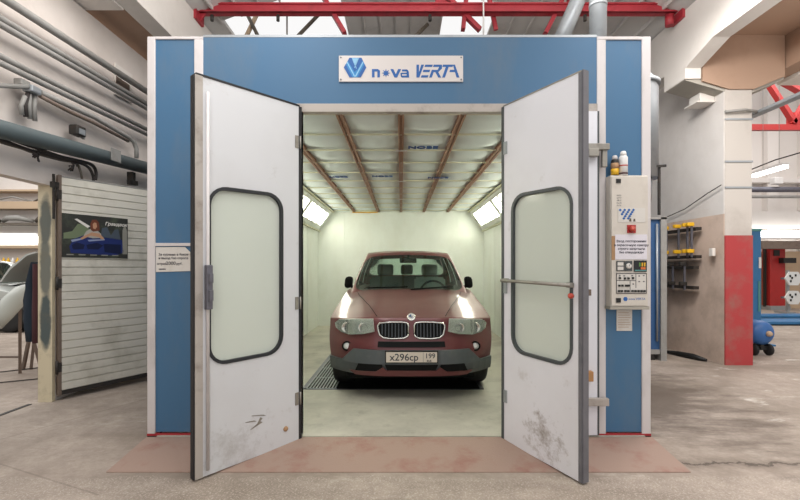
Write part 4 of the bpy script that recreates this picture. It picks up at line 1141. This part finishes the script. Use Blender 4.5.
for z in (.25, 1.15, 2.1):
    MB(Mg).cyl((-.01, .015, z), (-.01, .015, z + .14), .014, 12).box((-.012, .0, z + .02), (.03, .026, z + .12)).build('hinge', M['dark_steel'], gate)
bl = empty('door_bolt', PX(53, 190, -3.62), 'dark rusty bolt bar above the gate hinge at the doorway post', 'bolt')
q = PX(53.6, 195, -3.632); MB().box(q + Vector((-.008, -.01, -.25)), q + Vector((.008, .01, .22))).build('bolt_rod', M['dark_steel'], bl)
MB().box(q + Vector((-.03, -.012, .08)), q + Vector((.02, .05, .14))).build('bolt_bracket', M['dark_steel'], bl)

# poster on the gate: garage scene with a figure over a blue car
ps = empty('garage_poster', Mg @ Vector((.35, .02, 1.73)), 'dark wide poster of a garage scene with a blue car on the slatted gate', 'poster')
x0p, x1p, zp0, zp1 = .03, .70, 1.50, 1.975
MB(Mg).box((x0p, .0225, zp0), (x1p, .0285, zp1)).build('poster_board', mat('poster_dark', '#343430', .45, dirt='#5C6650', amount=.8, scale=7), ps)
def pp(pts, nm, m, lay):   # pts in poster units 0..1 (x right, y up)
    MB(Mg).prism([(x0p + (x1p - x0p) * x, zp0 + (zp1 - zp0) * y) for x, y in pts], (.0285, .0285 + .0008 * lay), 'y').build(nm, m, ps)
pm = lambda n, c: mat('poster_' + n, c, .45)
G1, G2, SK, HR, TP, BL, BD, GL, WH, GR = pm('olive', '#6E7A5E'), pm('grey', '#8E8C82'), pm('skin', '#B98E70'), pm('hair', '#6E3E2C'), pm('top', '#A9A49A'), pm('blue', '#243068'), pm('navy', '#161C3C'), pm('glint', '#8E98B4'), pm('white', '#DCD8D0'), pm('people', '#4C5560')
pp([(.02, .55), (.14, .6), (.22, .78), (.36, .78), (.40, .55), (.3, .45), (.02, .42)], 'poster_backdrop', G1, 1)
pp([(.17, .88), (.21, .9), (.40, .74), (.36, .70)], 'poster_lamp_beam', WH, 2)
pp([(.56, .5), (.58, .72), (.66, .75), (.72, .55), (.78, .7), (.84, .72), (.88, .45)], 'poster_background_people', GR, 2)
pp([(.91, .1), (.99, .1), (.985, .7), (.95, .85), (.91, .7)], 'poster_side_figure', G2, 2)
pp([(.10, .25), (.16, .42), (.30, .52), (.50, .50), (.66, .50), (.90, .46), (.93, .15), (.80, .06), (.12, .10)], 'poster_car_body', BL, 2)
pp([(.13, .28), (.2, .35), (.32, .30), (.3, .2), (.15, .18)], 'poster_headlamp', BD, 3)
pp([(.34, .30), (.50, .36), (.60, .30), (.52, .2), (.36, .2)], 'poster_grille', BD, 3)
pp([(.60, .34), (.88, .34), (.88, .10), (.62, .14)], 'poster_car_shadow', BD, 3)
pp([(.12, .40), (.3, .46), (.30, .43), (.14, .35)], 'poster_car_glint', GL, 4)
pp([(.36, .42), (.62, .46), (.62, .43), (.38, .38)], 'poster_car_glint', GL, 4)
pp([(.30, .50), (.34, .62), (.40, .68), (.50, .66), (.56, .58), (.58, .48), (.44, .46)], 'poster_torso', TP, 5)
pp([(.30, .50), (.25, .44), (.28, .42), (.40, .52), (.52, .50), (.58, .44), (.61, .47), (.54, .58), (.42, .60)], 'poster_arms', SK, 6)
pp([(.405, .66), (.40, .80), (.43, .90), (.49, .91), (.53, .84), (.54, .66), (.50, .64), (.44, .62)], 'poster_hair', HR, 6)
pp([(.44, .70), (.435, .80), (.46, .84), (.49, .83), (.50, .74), (.47, .68)], 'poster_face', SK, 7)
tmx = Mg @ Matrix.Translation((x0p + (x1p - x0p) * .80, .0335, zp0 + (zp1 - zp0) * .83)) @ Matrix(((1, 0, 0, 0), (0, 0, 1, 0), (0, 1, 0, 0), (0, 0, 0, 1)))
text('poster_lettering', 'Грандвок', .052, tmx, WH, ps, extrude=.0012, shear=.25, bold=.0012)
for i in range(5):
    pp([(.06 + .17 * i, .05), (.16 + .17 * i, .05), (.16 + .17 * i, .075), (.06 + .17 * i, .075)], 'poster_small_print', G2, 3)

# ------------------------------------------------------------------ room beyond the left doorway
def shelf_board(z, m, label, dy=.35, t=.05): return tag(MB().box((-14.5, 12.2 - dy, z), (WL - .3, 12.195, z + t)).build('wall_shelf', m, loc=(-10.5, 12.1, z)), label, 'shelf')
shelf_board(3.50, M['wood_shelf'], 'highest brown shelf board on the white wall of the room beyond the doorway')
shelf_board(3.02, M['wood_shelf'], 'pale shelf board under the grey rods in the room beyond the doorway', .35, .2)
shelf_board(2.58, M['clutter_dark'], 'dark shelf carrying piled bumpers in the room beyond the doorway')
shelf_board(1.93, M['wood_shelf'], 'brown shelf board under the bright tube light in the room beyond the doorway', .3, .08)
rr = random.Random(3)
for i in range(3):
    x = -11.7 + i * .95; z = 3.23
    tag(MB().tube([(x - .4, 11.95, z + rr.uniform(.0, .1)), (x, 11.9, z + rr.uniform(0, .2)), (x + .45, 12.0, z + rr.uniform(.0, .12))], .025, 8).build('stored_rod', M['pipe_grey'] if i % 2 else M['clutter_dark'], loc=(x, 11.95, z)),
        'thin trim rod lying on the pale upper shelf beyond the doorway', 'rod', 'rods stored on the upper shelf')
for i in range(3):
    x = -11.6 + i * .92; z = 2.63; h = .1 + .04 * (i % 3)
    tag(MB().tube([(x - .42, 12.0, z + .06), (x - .2, 11.9, z + .08 + h * .4), (x + .1, 11.88, z + .07 + h * .5), (x + .42, 12.0, z + .06)], [.05, .075, .08, .05], 10).build('stored_bumper', M['clutter_dark'] if i % 2 == 0 else M['pipe_grey'], loc=(x, 11.95, z)),
        'bumper strip piled on the dark shelf beyond the doorway', 'bumper', 'bumpers stored on the dark shelf')
tl = empty('tube_light', (-10.6, 12.0, 2.2), 'bright long tube light over the lower shelf beyond the left doorway', 'tube light')
MB().box((-13.5, 12.05, 2.28), (-10.15, 12.19, 2.36)).build('light_housing', M['white_paint'], tl)
MB().box((-13.45, 11.95, 2.08), (-10.2, 12.15, 2.28), .03).build('light_tube', M['tube_lamp'], tl)
shelf_board(1.42, M['wood_shelf'], 'lowest shelf board with yellow bottles beyond the left doorway', .3)
for i in range(16):
    x = -12.0 + i * .13; m = M['yellow'] if i % 3 else M['white_paint']
    tag(MB().lathe([(0, 0), (.045, 0), (.045, .13), (.02, .16), (.02, .2), (0, .2)], (x, 12.0, 1.47), 10).build('bottle', m, loc=(x, 12, 1.47)), 'small bottle in the row on the lowest shelf beyond the doorway', 'bottle', 'bottles on the lowest shelf')
make_car((-7.75, 10.3, .0), math.radians(90), 'silver_car', 'silver car with raised hood standing in the room beyond the left doorway', M['silver'], None, roundel=False, hood_open=True)
# trestle with a loose grey bumper, jacket on the doorway post
ts = empty('trestle', (-5.2, 5.75, 0), 'brown steel trestle with splayed legs behind the doorway post', 'trestle')
for (ax, ay) in ((20, 372), (26, 368), (33, 370), (37, 366)):
    pass
tb = [P(20, 300, 5.7), P(37, 298, 6.1)]
MB().bar(tb[0] + Vector((-.25, -.2, 0)), tb[1] + Vector((.15, .15, 0)), .05, .05).build('trestle_beam', M['brown_steel'], ts)
for (top, foot) in ((P(20, 302, 5.7), P(20, 370, 5.82)), (P(36, 302, 6.0), P(23, 366, 6.02)), (P(38, 302, 6.1), P(31, 366, 6.05)), (P(24, 302, 5.8), P(42, 368, 5.9))):
    MB().bar(top, Vector((foot.x, foot.y, .0)), .035, .035).build('leg', M['brown_steel'], ts)
MB().bar(P(0, 354, 5.8), P(20, 354, 5.82), .025, .025).build('cross_bar', M['brown_steel'], ts)
lb = MB(); pts = [P(-6, 322, 5.4), P(3, 311, 5.5), P(12, 300, 5.65), P(22, 291, 5.85), P(31, 287, 6.1), P(38, 285, 6.4)]
lb.tube(pts, [.09, .11, .12, .12, .10, .07], 14)
tag(lb.build('loose_bumper', M['primer_grey'], loc=pts[2]), 'grey primed bumper resting on the trestle beyond the doorway', 'bumper')
jk = empty('work_jacket', PX(34, 262, -3.83), 'dark work jacket hanging on the back of the yellow doorway post', 'jacket')
def cloth(cx0, pts, m, nm, Y0_, dpt):
    mb = MB(); rings = []
    for (pxa, pxb, py) in pts:
        a, b = P(pxa, py, Y0_), P(pxb, py, Y0_); r = []
        c = (a + b) / 2; hw = (b - a).length / 2
        for k in range(16):
            t = 2 * PI * k / 16; w_ = 1 + .12 * math.sin(5 * t + py * .15)
            r.append(c + Vector((hw * math.cos(t) * w_, dpt * math.sin(t) * w_, 0)))
        rings.append(r)
    vs = [v for r in rings for v in r]; n = len(rings)
    mb._new(vs, [(i * 16 + k, i * 16 + (k + 1) % 16, (i + 1) * 16 + (k + 1) % 16, (i + 1) * 16 + k) for i in range(n - 1) for k in range(16)] + [tuple(range(16)), tuple(range((n - 1) * 16, n * 16))], True)
    return mb.build(nm, m, jk)
cloth(0, [(35, 37.5, 262), (31, 38, 270), (28, 38, 283), (26, 38, 300), (25, 38, 318), (26, 38, 327), (29, 38, 341)], M['navy_cloth'], 'jacket_body', 4.78, .07)
cloth(0, [(34, 38, 264), (33.5, 39, 280), (33, 39, 310), (33.5, 39, 343)], M['maroon_cloth'], 'jacket_lining', 4.70, .035)
tag(MB().tube([(-7.2, 5.0, .012), (-5.6, 5.7, .012), (-5.0, 6.2, .012), (-4.4, 5.6, .012), (-5.2, 5.15, .012), (-6.5, 5.4, .012)], .008, 6).build('floor_cable', M['cable'], loc=(-5.6, 5.7, 0)), 'thin dark cable looping over the floor beyond the doorway', 'cable')
tag(MB().box((-4.35, 5.35, 0), (-4.12, 5.55, .03), .01).build('floor_offcut', M['clutter_dark'], loc=(-4.2, 5.4, 0)), 'small dark offcut on the floor behind the doorway post', 'offcut')
struct(MB().box((WL - .17, 2.6, .0), (WL - .13, 4.485, .006)), 'trim_6', M['dark_steel'])

# ------------------------------------------------------------------ roof steelwork
tr = empty('roof_truss', (0.55, 6.44, 5.25), 'red steel roof truss spanning the hall above the booth', 'roof truss')
ZT = 5.25
MB().box((-3.04, 6.39, ZT - .065), (4.15, 6.41, ZT + .065)).box((-3.04, 6.36, ZT + .045), (4.15, 6.50, ZT + .065)).box((-3.04, 6.36, ZT - .065), (4.15, 6.50, ZT - .045)).build('tie_beam', M['red_steel'], tr)
MB().box((-3.04, 6.3, ZT - .2), (-3.0, 6.55, ZT + .16)).prism([(-3.0, ZT - .18), (-2.82, ZT + .07), (-3.0, ZT + .12)], (6.42, 6.45), 'y').build('end_bracket', M['red_steel'], tr)
eb = MB().box((4.11, 6.28, ZT - .2), (4.15, 6.55, ZT + .2)).cyl((4.02, 6.44, ZT + .02), (4.02, 6.44, ZT + .24), .07, 10).cyl((4.02, 6.44, ZT - .24), (4.02, 6.44, ZT - .08), .06, 10)
eb.build('end_bracket', M['red_steel'], tr)
def web(px0, py0, px1, py1, wd=.09, Y=6.46, Y2=None):
    MB().bar(P(px0, py0, Y), P(px1, py1, Y2 or Y), wd, .06).build('web_member', M['red_steel'], tr)
web(345, 34, 318, -12, .14, 6.5); web(440, -10, 480, 30, .09, 6.5); web(467, -10, 463, 30, .1, 6.52); web(487, -12, 496, 30, .05, 6.56)
web(545, 34, 567, -10, .12, 6.5); web(572, -14, 568, 10, .1, 6.46); web(440, 10, 440, -14, .14, 6.46); web(425, -10, 452, 8, .04, 6.46)
for px in (212, 278, 430, 585):
    q = P(px, 15, 6.4); MB().cyl(q, q + Vector((0, 0, -.09)), .025, 8).build('hanger_bolt', M['dark_steel'], tr)
def strut(px0, py0, px1, py1, Y, r, m, nm, label, cat): 
    a, b = P(px0, py0, Y), P(px1, py1, Y); d = b - a
    return tag(MB().tube([a, a + d * 1.4], r, 10).build(nm, m, loc=a), label, cat)
strut(246, 12, 258, 36, 6.95, .03, M['clutter_dark'], 'roof_strut', 'dark roof strut under the skylight crossing down beside the pale strut', 'strut')
strut(257, 14, 246, 37, 7.0, .035, M['wood_shelf'], 'roof_strut', 'pale timber strut under the skylight above the booth', 'strut')
strut(323, 10, 298, 36, 7.0, .03, M['clutter_dark'], 'roof_strut', 'dark diagonal roof strut beside the bright skylight, halfway to the truss diagonal', 'strut')
strut(428, 24, 414, 38, 7.0, .03, M['clutter_dark'], 'roof_strut', 'short dark strut on the roof panel above the sign', 'strut')
tag(MB().cyl(P(287, 14, 6.6), P(287, 40, 6.6), .012, 8).build('hanger_rod', M['clutter_dark'], loc=P(287, 14, 6.6)), 'thin hanging rod in front of the bright skylight', 'rod')
tag(MB().cyl(P(483.5, -8, 6.3), P(483.5, 40, 6.3), .012, 8).build('hanger_rod', M['white_paint'], loc=P(483.5, 10, 6.3)), 'thin white rod hanging from the truss right of the sign', 'rod')
# plant on the booth roof
ex = empty('exhaust_stack', P(598, 36, 4.6), 'galvanised vertical exhaust pipe rising from the booth roof', 'exhaust pipe')
q = P(598, 36, 4.4); MB().cyl((q.x, 4.4, 3.30), (q.x, 4.4, 5.8), .083, 28).build('pipe', M['galv'], ex)
MB().cyl((q.x, 4.4, 3.305), (q.x, 4.4, 3.34), .12, 28).build('flange', M['galv'], ex)
MB().cyl((q.x, 4.4, 4.05), (q.x, 4.4, 4.08), .088, 28).build('seam_ring', M['galv'], ex)
dg_ = empty('roof_duct', (1.9, 6.0, 3.4), 'galvanised slanting duct behind the vertical exhaust pipe', 'duct')
MB().tube([P(560, 42, 5.6), P(578, 0, 5.7), P(590, -25, 5.8)], .1, 20).build('duct_tube', M['galv'], dg_)
tag(MB().box((-.2, 5.4, 3.31), (1.95, 6.2, 3.62), .01).build('roof_plenum', M['roof_grey'], loc=(.9, 5.8, 3.31)), 'flat grey plenum casing lying on the booth roof', 'plenum')
tag(MB().bar((1.72, 4.0, 3.33), (2.05, 5.0, 3.52), .12, .04).build('roof_batten', M['white_paint'], loc=(1.8, 4.5, 3.4)), 'white batten leaning on the corner of the booth roof', 'batten')
# round duct beside the booth
rd = empty('side_duct', (2.72, 5.0, 0), 'grey round duct standing behind the booth corner, bending over its roof', 'duct')
pts = [(2.74, 5, 2.45), (2.74, 5, 3.45)] + [(2.74 - .42 + .42 * math.cos(a), 5, 3.45 + .16 * math.sin(a) * 1.0) for a in [PI / 2 * k / 6 for k in range(1, 7)]] + [(2.1, 5, 3.61)]
MB().tube(pts, .225, 28).build('duct_elbow', M['galv'], rd)
MB().cyl((2.74, 5, 3.52), (2.74, 5, 3.56), .24, 28).build('flange', M['galv'], rd)
MB().cyl((2.68, 5, 2.2), (2.70, 5, 2.45), .2, 24).build('lower_sleeve', M['galv'], rd)
MB().box((2.50, 4.9, 0), (2.68, 5.1, 2.2)).build('support_post', M['galv'], rd)
MB().bar((2.8, 4.82, 2.56), (2.97, 4.82, 2.57), .02, .025).bar((2.905, 4.84, 2.57), (2.905, 4.84, 2.02), .025, .02).build('damper_lever', M['dark_steel'], rd)
# blue cabinet
bc = empty('blue_cabinet', (3.7, 6.9, 0), 'tall narrow blue steel cabinet standing behind the booth corner', 'cabinet')
MB().box((3.2, 6.62, .12), (4.0, 7.15, 2.18)).build('cabinet_body', M['deep_blue'], bc)
MB().box((3.98, 6.58, 0), (4.07, 7.18, 2.2)).box((3.2, 6.58, 2.17), (4.07, 7.18, 2.21)).box((3.2, 6.6, .10), (4.0, 7.15, .17)).build('cabinet_frame', M['pipe_grey'], bc)
MB().cyl((3.93, 6.6, .3), (3.93, 6.6, 2.1), .018, 8).build('front_rod', M['galv'], bc)
for x in (3.25, 3.85): MB().box((x, 6.65, 0), (x + .08, 7.1, .12)).build('leg', M['dark_steel'], bc)
# clamp racks on the right wall
XR = 4.7
def rack(z1, z2, y0, y1, label):
    r = empty('clamp_rack', (XR, (y0 + y1) / 2, z2), label, 'clamp rack')
    for z, yy in ((z1, y0), (z2, y0)):
        MB().box((XR - .09, yy, z - .025), (XR - .001, y1, z + .025)).build('rack_rail', M['dark_steel'], r)
    return r
rack(2.0, 1.56, 6.72, 8.0, 'upper dark steel rack holding yellow clamps on the right wall')
rack(1.39, 1.07, 6.78, 8.0, 'lower dark steel rack on the right wall under the yellow clamps')
def clamp(y, z1, z2, ym, label, group=None):
    c = empty('bar_clamp', (XR - .12, y, z1), label, 'clamp', group)
    MB().box((XR - .13, y - .012, z2 - .05), (XR - .105, y + .012, z1 + .02)).build('clamp_bar', M['steel'], c)
    MB().box((XR - .2, y - .03, z1 + .02), (XR - .09, y + .03, z1 + .08), .01).build('upper_jaw', ym, c)
    MB().box((XR - .2, y - .03, z2 + .02), (XR - .09, y + .03, z2 + .08), .01).build('lower_jaw', ym, c)
for i, y in enumerate((6.78, 6.88, 7.1, 7.42)):
    clamp(y, 2.02, 1.60, M['yellow'], ['yellow-jawed clamp on the upper rack nearest the red column base', 'yellow-jawed clamp on the upper rack, second from the red column base', 'yellow-jawed clamp on the upper rack, third from the red column base', 'yellow-jawed clamp on the upper rack nearest the blue cabinet'][i], 'clamps on the racks')
for i, y in enumerate((6.95, 7.25, 7.5)):
    clamp(y, 1.40, 1.08, M['dark_steel'], ['dark clamp on the lower rack nearest the red column base', 'dark clamp in the middle of the lower rack', 'dark clamp on the lower rack nearest the blue cabinet'][i], 'clamps on the racks')
tag(MB().tube([(XR - .008, 7.6, 2.28), (XR - .008, 7.1, 2.36), (XR - .008, 6.6, 2.52), (XR - .008, 6.3, 2.6)], .007, 6).build('sagging_cable', M['cable'], loc=(XR, 7, 2.3)), 'thin dark cable sagging across the right wall above the clamps', 'cable')
tag(MB().tube([(4.62, 6.5, .03), (4.55, 6.7, .045), (4.48, 6.95, .04), (4.4, 7.2, .03)], [.02, .045, .04, .02], 10).build('rolled_sheet', M['black'], loc=(4.4, 6.8, 0)), 'black roll of sheet lying at the foot of the right wall', 'roll')
tag(MB().box((XR - .05, 6.42, 1.56), (XR, 6.5, 1.68), .008).build('wall_switch', M['beam_white'], loc=(XR, 6.46, 1.6)), 'small white switch on the right wall beside the red column base', 'switch')
tag(MB().box((4.52, 6.5, 3.9), (4.739, 6.75, 4.06), .006).box((4.46, 6.48, 3.885), (4.739, 6.77, 3.902)).build('wall_bracket', M['beam_white'], loc=(4.63, 6.6, 3.9)), 'small white bracket box on the right wall tucked under the concrete corbel', 'bracket')

# ------------------------------------------------------------------ right hall
ct = empty('cable_tray', (5.3, 5.8, 3.7), 'grey metal cable tray running from the column toward the near right', 'cable tray')
MB().bar((5.3, 6.6, 3.66), (5.3, 3.6, 3.66), .12, .008).bar((5.24, 6.6, 3.68), (5.24, 3.6, 3.68), .008, .04).bar((5.36, 6.6, 3.68), (5.36, 3.6, 3.68), .008, .04).build('tray_channel', M['galv'], ct)
MB().bar((5.3, 6.6, 3.70), (5.3, 3.6, 3.70), .05, .03).build('tray_cables', M['cable'], ct)
tag(MB().tube([(4.72, 6.26, 3.66), (5.0, 6.24, 3.68), (5.2, 6.3, 3.68), (5.3, 6.4, 3.68)], .02, 8).build('column_conduit', M['pipe_grey'], loc=(5, 6.3, 3.66)), 'short grey conduit round the column leading to the cable tray', 'conduit')
t2 = empty('far_truss', (11.5, 12, 5.3), 'bright red steel truss high in the far right hall', 'roof truss')
MB().bar((9.0, 12, 5.3), (15.5, 12, 5.3), .12, .16).build('bottom_chord', M['bright_red'], t2)
MB().bar(P(763, 75, 12), P(795, 124, 12), .16, .1).build('web_member', M['bright_red'], t2)
MB().bar(P(776, 78, 12.1), P(812, 98, 12.1), .2, .1).build('web_member', M['bright_red'], t2)
MB().bar(P(812, 90, 12), P(792, 124, 12), .16, .1).build('web_member', M['bright_red'], t2)
MB().box(P(788, 127, 12.08) + Vector((0, 0, 0)), P(800, 113, 12.14)).build('gusset_plate', M['bright_red'], t2)
f1 = empty('tube_light', P(770, 171, 9.5), 'slanting white tube light hanging in the far right hall', 'tube light')
a, b = P(754, 176, 9.74), P(786, 166.5, 8.93)
MB().bar(a + Vector((0, 0, .06)), b + Vector((0, 0, .06)), .16, .05).build('light_housing', M['white_paint'], f1)
MB().bar(a, b, .11, .06).build('light_tube', M['tube_lamp'], f1)
MB().cyl(a + (b - a) * .3, a + (b - a) * .3 + Vector((0, 0, 2.0)), .004, 6).build('suspension_wire', M['pipe_grey'], f1)
MB().cyl(a + (b - a) * .8, a + (b - a) * .8 + Vector((0, 0, 2.0)), .004, 6).build('suspension_wire', M['pipe_grey'], f1)
tag(MB().tube([P(750, 170, 9), P(775, 160, 8.4), P(806, 151, 7.8)], .012, 6).build('catenary_wire', M['cable'], loc=P(775, 160, 8.4)), 'thin dark wire stretched above the slanting tube light', 'wire')
tag(MB().cyl(P(745, 189.5, 14.2), P(830, 189.5, 14.2), .09, 14).build('heating_pipe', M['steel'], loc=P(770, 189.5, 14.2)), 'thick grey pipe running level across the far right wall', 'pipe')
tag(MB().cyl(P(745, 196.8, 14.2), P(830, 196.8, 14.2), .05, 12).build('heating_pipe', M['pipe_grey'], loc=P(770, 196.8, 14.2)), 'thin grey pipe just below the thick one on the far right wall', 'pipe')
tag(MB().cbox(P(776.5, 181, 14.1), (.28, .2, .22), .02).build('junction_box', M['white_paint'], loc=P(776.5, 181, 14.1)), 'small white box above the thick pipe on the far right wall', 'box')
f2 = empty('strip_light', P(778, 234, 14.7), 'long bright strip light low on the far right wall', 'strip light')
MB().box(P(740, 239, 14.6), P(840, 237.4, 14.8)).build('light_housing', M['white_paint'], f2)
MB().box(P(748, 237.2, 14.6), P(838, 231, 14.75)).build('light_tube', M['tube_lamp'], f2)
lp = empty('lift_post', P(755.5, 342, 8.0), 'blue steel lift post with a white label behind the red and white column', 'lift post')
q0 = P(752, 342, 8.0)
MB().box((6.5, 7.95, .0), (6.66, 8.2, 2.13), .01).build('post', M['blue_steel'], lp)
MB().box((6.49, 7.94, 2.1), (6.67, 8.21, 2.15), .01).build('post_cap', M['teal'], lp)
MB().box((6.4, 7.8, 0), (6.8, 8.35, .03)).build('base_plate', M['blue_steel'], lp)
MB().box((6.60, 7.94, .62), (6.635, 7.95, 1.18)).build('label_plate', M['teal'], lp)
MB().box((6.61, 7.935, 1.42), (6.65, 7.95, 1.62)).build('white_sticker', M['plaque_white'], lp)
text('post_lettering', 'LIFT', .07, Matrix.Translation((6.607, 7.939, .9)) @ Matrix.Rotation(PI / 2, 4, 'Y') @ Matrix.Rotation(PI / 2, 4, 'X') if False else Matrix.Translation((6.607, 7.939, .9)) @ Matrix.Rotation(PI / 2, 4, 'Y') @ Matrix.Rotation(PI / 2, 4, 'X'), M['plaque_white'], lp) if False else None
rp_ = empty('red_lift_column', P(775, 306, 15.0), 'wide red machine column with grey foot against the beige far wall', 'machine column')
a, b = P(768, 306, 14.7), P(783, 246, 14.7)
MB().box((a.x, 14.6, .12), (b.x, 14.95, b.z), .02).build('column_body', M['bright_red'], rp_)
MB().box((a.x - .08, 14.5, 0), (b.x + .08, 14.98, .14)).build('column_foot', M['galv'], rp_)
MB().box((a.x - .09, 14.7, .1), (a.x - .05, 14.8, b.z)).build('side_guide', M['black'], rp_)
MB().box((a.x + .1, 14.58, b.z - .3), (a.x + .3, 14.61, b.z - .1)).build('switch_box', M['black'], rp_)
tag(MB().box((P(760, 244, 14.3).x, 14.2, P(760, 249, 14.3).z), (15.5, 14.45, P(760, 241, 14.3).z), .01).build('tool_beam', M['brown_steel'], loc=P(780, 245, 14.3)), 'long brown beam across the top of the red machine column', 'beam')
tag(MB().box(P(784, 263, 14.4), P(791, 258, 14.6)).build('wall_tool', M['black'], loc=P(787, 260, 14.5)), 'small black tool hung on the beige wall beside the red machine column', 'tool')
for i, (py, lab) in enumerate(((278.5, 'upper white hexagonal target plate beside the red machine column'), (297.5, 'lower white hexagonal target plate beside the red machine column'))):
    c = P(792.5, py, 13.5); pl = empty('target_plate', c, lab, 'target plate', 'target plates in the far hall')
    R = .27
    MB().prism([(c.x + R * math.cos(a), c.z + R * .9 * math.sin(a)) for a in [PI / 3 * k for k in range(6)]], (13.45, 13.5), 'y').build('plate', M['plaque_white'], pl)
    mk = MB()
    for (dx, dz) in ((-.12, .08), (-.06, .02), (.05, .1), (-.1, -.08)): mk.box((c.x + dx - .025, 13.44, c.z + dz - .035), (c.x + dx + .025, 13.45, c.z + dz + .035))
    mk.build('black_mark', M['black'], pl)
    MB().box((c.x - .32, 13.5, c.z - .03), (c.x - .05, 13.56, c.z + .03)).build('plate_arm', M['steel'], pl)
st = tag(MB().box((P(789.5, 300, 13.5).x, 13.565, 0), (P(791.5, 300, 13.5).x, 13.64, 1.35)).box((P(782, 300, 13.5).x, 13.3, 0), (P(790, 300, 13.5).x, 13.8, .06)).build('target_stand', M['galv'], loc=(12.1, 13.5, 0)), 'slim steel stand carrying the two white target plates', 'stand')
ar = empty('lift_runway', (9.8, 11, 0), 'low blue lift runway on the floor behind the compressor tank', 'lift runway')
MB().box((8.6, 10.6, .03), (14.0, 11.3, .10), .01).build('runway', M['blue_steel'], ar)
MB().box((8.6, 12.0, .03), (14.0, 12.5, .10), .01).build('runway', M['blue_steel'], ar)
for x in (8.8, 13.5): MB().box((x, 10.6, 0), (x + .3, 12.5, .04)).build('foot', M['dark_steel'], ar)
# compressor tank
cp = empty('compressor_tank', (5.8, 7.3, 0), 'blue round compressor tank on a black wheel beside the red column base', 'compressor')
c = P(762.5, 330.5, 6.95)
MB().lathe([(0, -.08), (.08, -.075), (.15, -.05), (.19, .0), (.2, .06), (.2, .95), (.15, 1.04), (0, 1.07)], (c.x, 6.95, c.z), 32, 'y').build('tank', M['blue_tank'], cp)
MB().lathe([(0, -.13), (.03, -.13), (.045, -.1), (.045, -.07), (0, -.07)], (c.x + .03, 6.95, c.z), 16, 'y').build('end_plug', M['wood_shelf'], cp)
for y in (7.0, 7.75):
    for s in (-1, 1):
        MB().lathe([(0, -.025), (.085, -.025), (.095, -.015), (.095, .015), (.085, .025), (0, .025)], (c.x + .02 + s * .12, y, .096), 22, 'x').build('wheel', M['tyre'], cp)
    MB().bar((c.x - .14, y, .12), (c.x + .16, y, .12), .04, .06).bar((c.x, y, .1), (c.x, y, .3), .05, .1).build('wheel_bracket', M['black'], cp)

# ------------------------------------------------------------------ unseen fill lights, added to brighten the walls, roof and side rooms
def area(loc, rot, sx, sy, power, col=(1, .97, .94)):
    l = bpy.data.lights.new('fill_light', 'AREA'); l.shape = 'RECTANGLE'; l.size = sx; l.size_y = sy; l.energy = power; l.color = col
    o = bpy.data.objects.new('fill_light', l); COL.objects.link(o); o.location = loc; o.rotation_euler = rot
area((0.5, 1.0, 4.95), (0, 0, 0), 5, 1.2, 80)
area((-1.2, 2.6, 4.7), (math.radians(15), math.radians(55), 0), 2.2, 4.0, 105)
area((2.4, 2.8, 4.7), (math.radians(15), math.radians(-50), 0), 2.2, 4.0, 120)
area((0.5, 4.2, 4.7), (math.radians(180), 0, 0), 5, .6, 160)
area((6.2, 3.0, 4.2), (0, 0, 0), 2.0, 4, 90)
area((6.0, 3.5, 3.4), (math.radians(180), 0, 0), 2.0, 3, 60)
area((10.5, 11, 7), (0, 0, 0), 5, 4, 320)
area((3.15, 4.6, 4.4), (0, math.radians(-25), 0), .5, 1.6, 95)
area((-2.8, 4.4, 4.35), (0, 0, 0), .4, 1.2, 14)
area((-9, 8.5, 4.7), (0, 0, 0), 5, 5, 240)

# everything that stands on the hall floor stands 4 cm below the raised booth floor
for o in list(COL.objects):
    if o.parent is None and (o.get('kind') == 'structure' and o.name.split('.')[0] in ('floor', 'wall_left', 'wall_back', 'wall_right', 'wall_far', 'wall_side', 'wall_dado', 'wall_far_left', 'wall_end_left', 'column', 'column_base', 'trim_1', 'trim_6')
            or o.name.split('.')[0] in ('trestle', 'loose_bumper', 'silver_car', 'floor_cable', 'floor_offcut', 'side_duct', 'blue_cabinet', 'rolled_sheet', 'lift_post', 'red_lift_column', 'target_stand', 'lift_runway', 'compressor_tank')):
        o.location.z -= .04
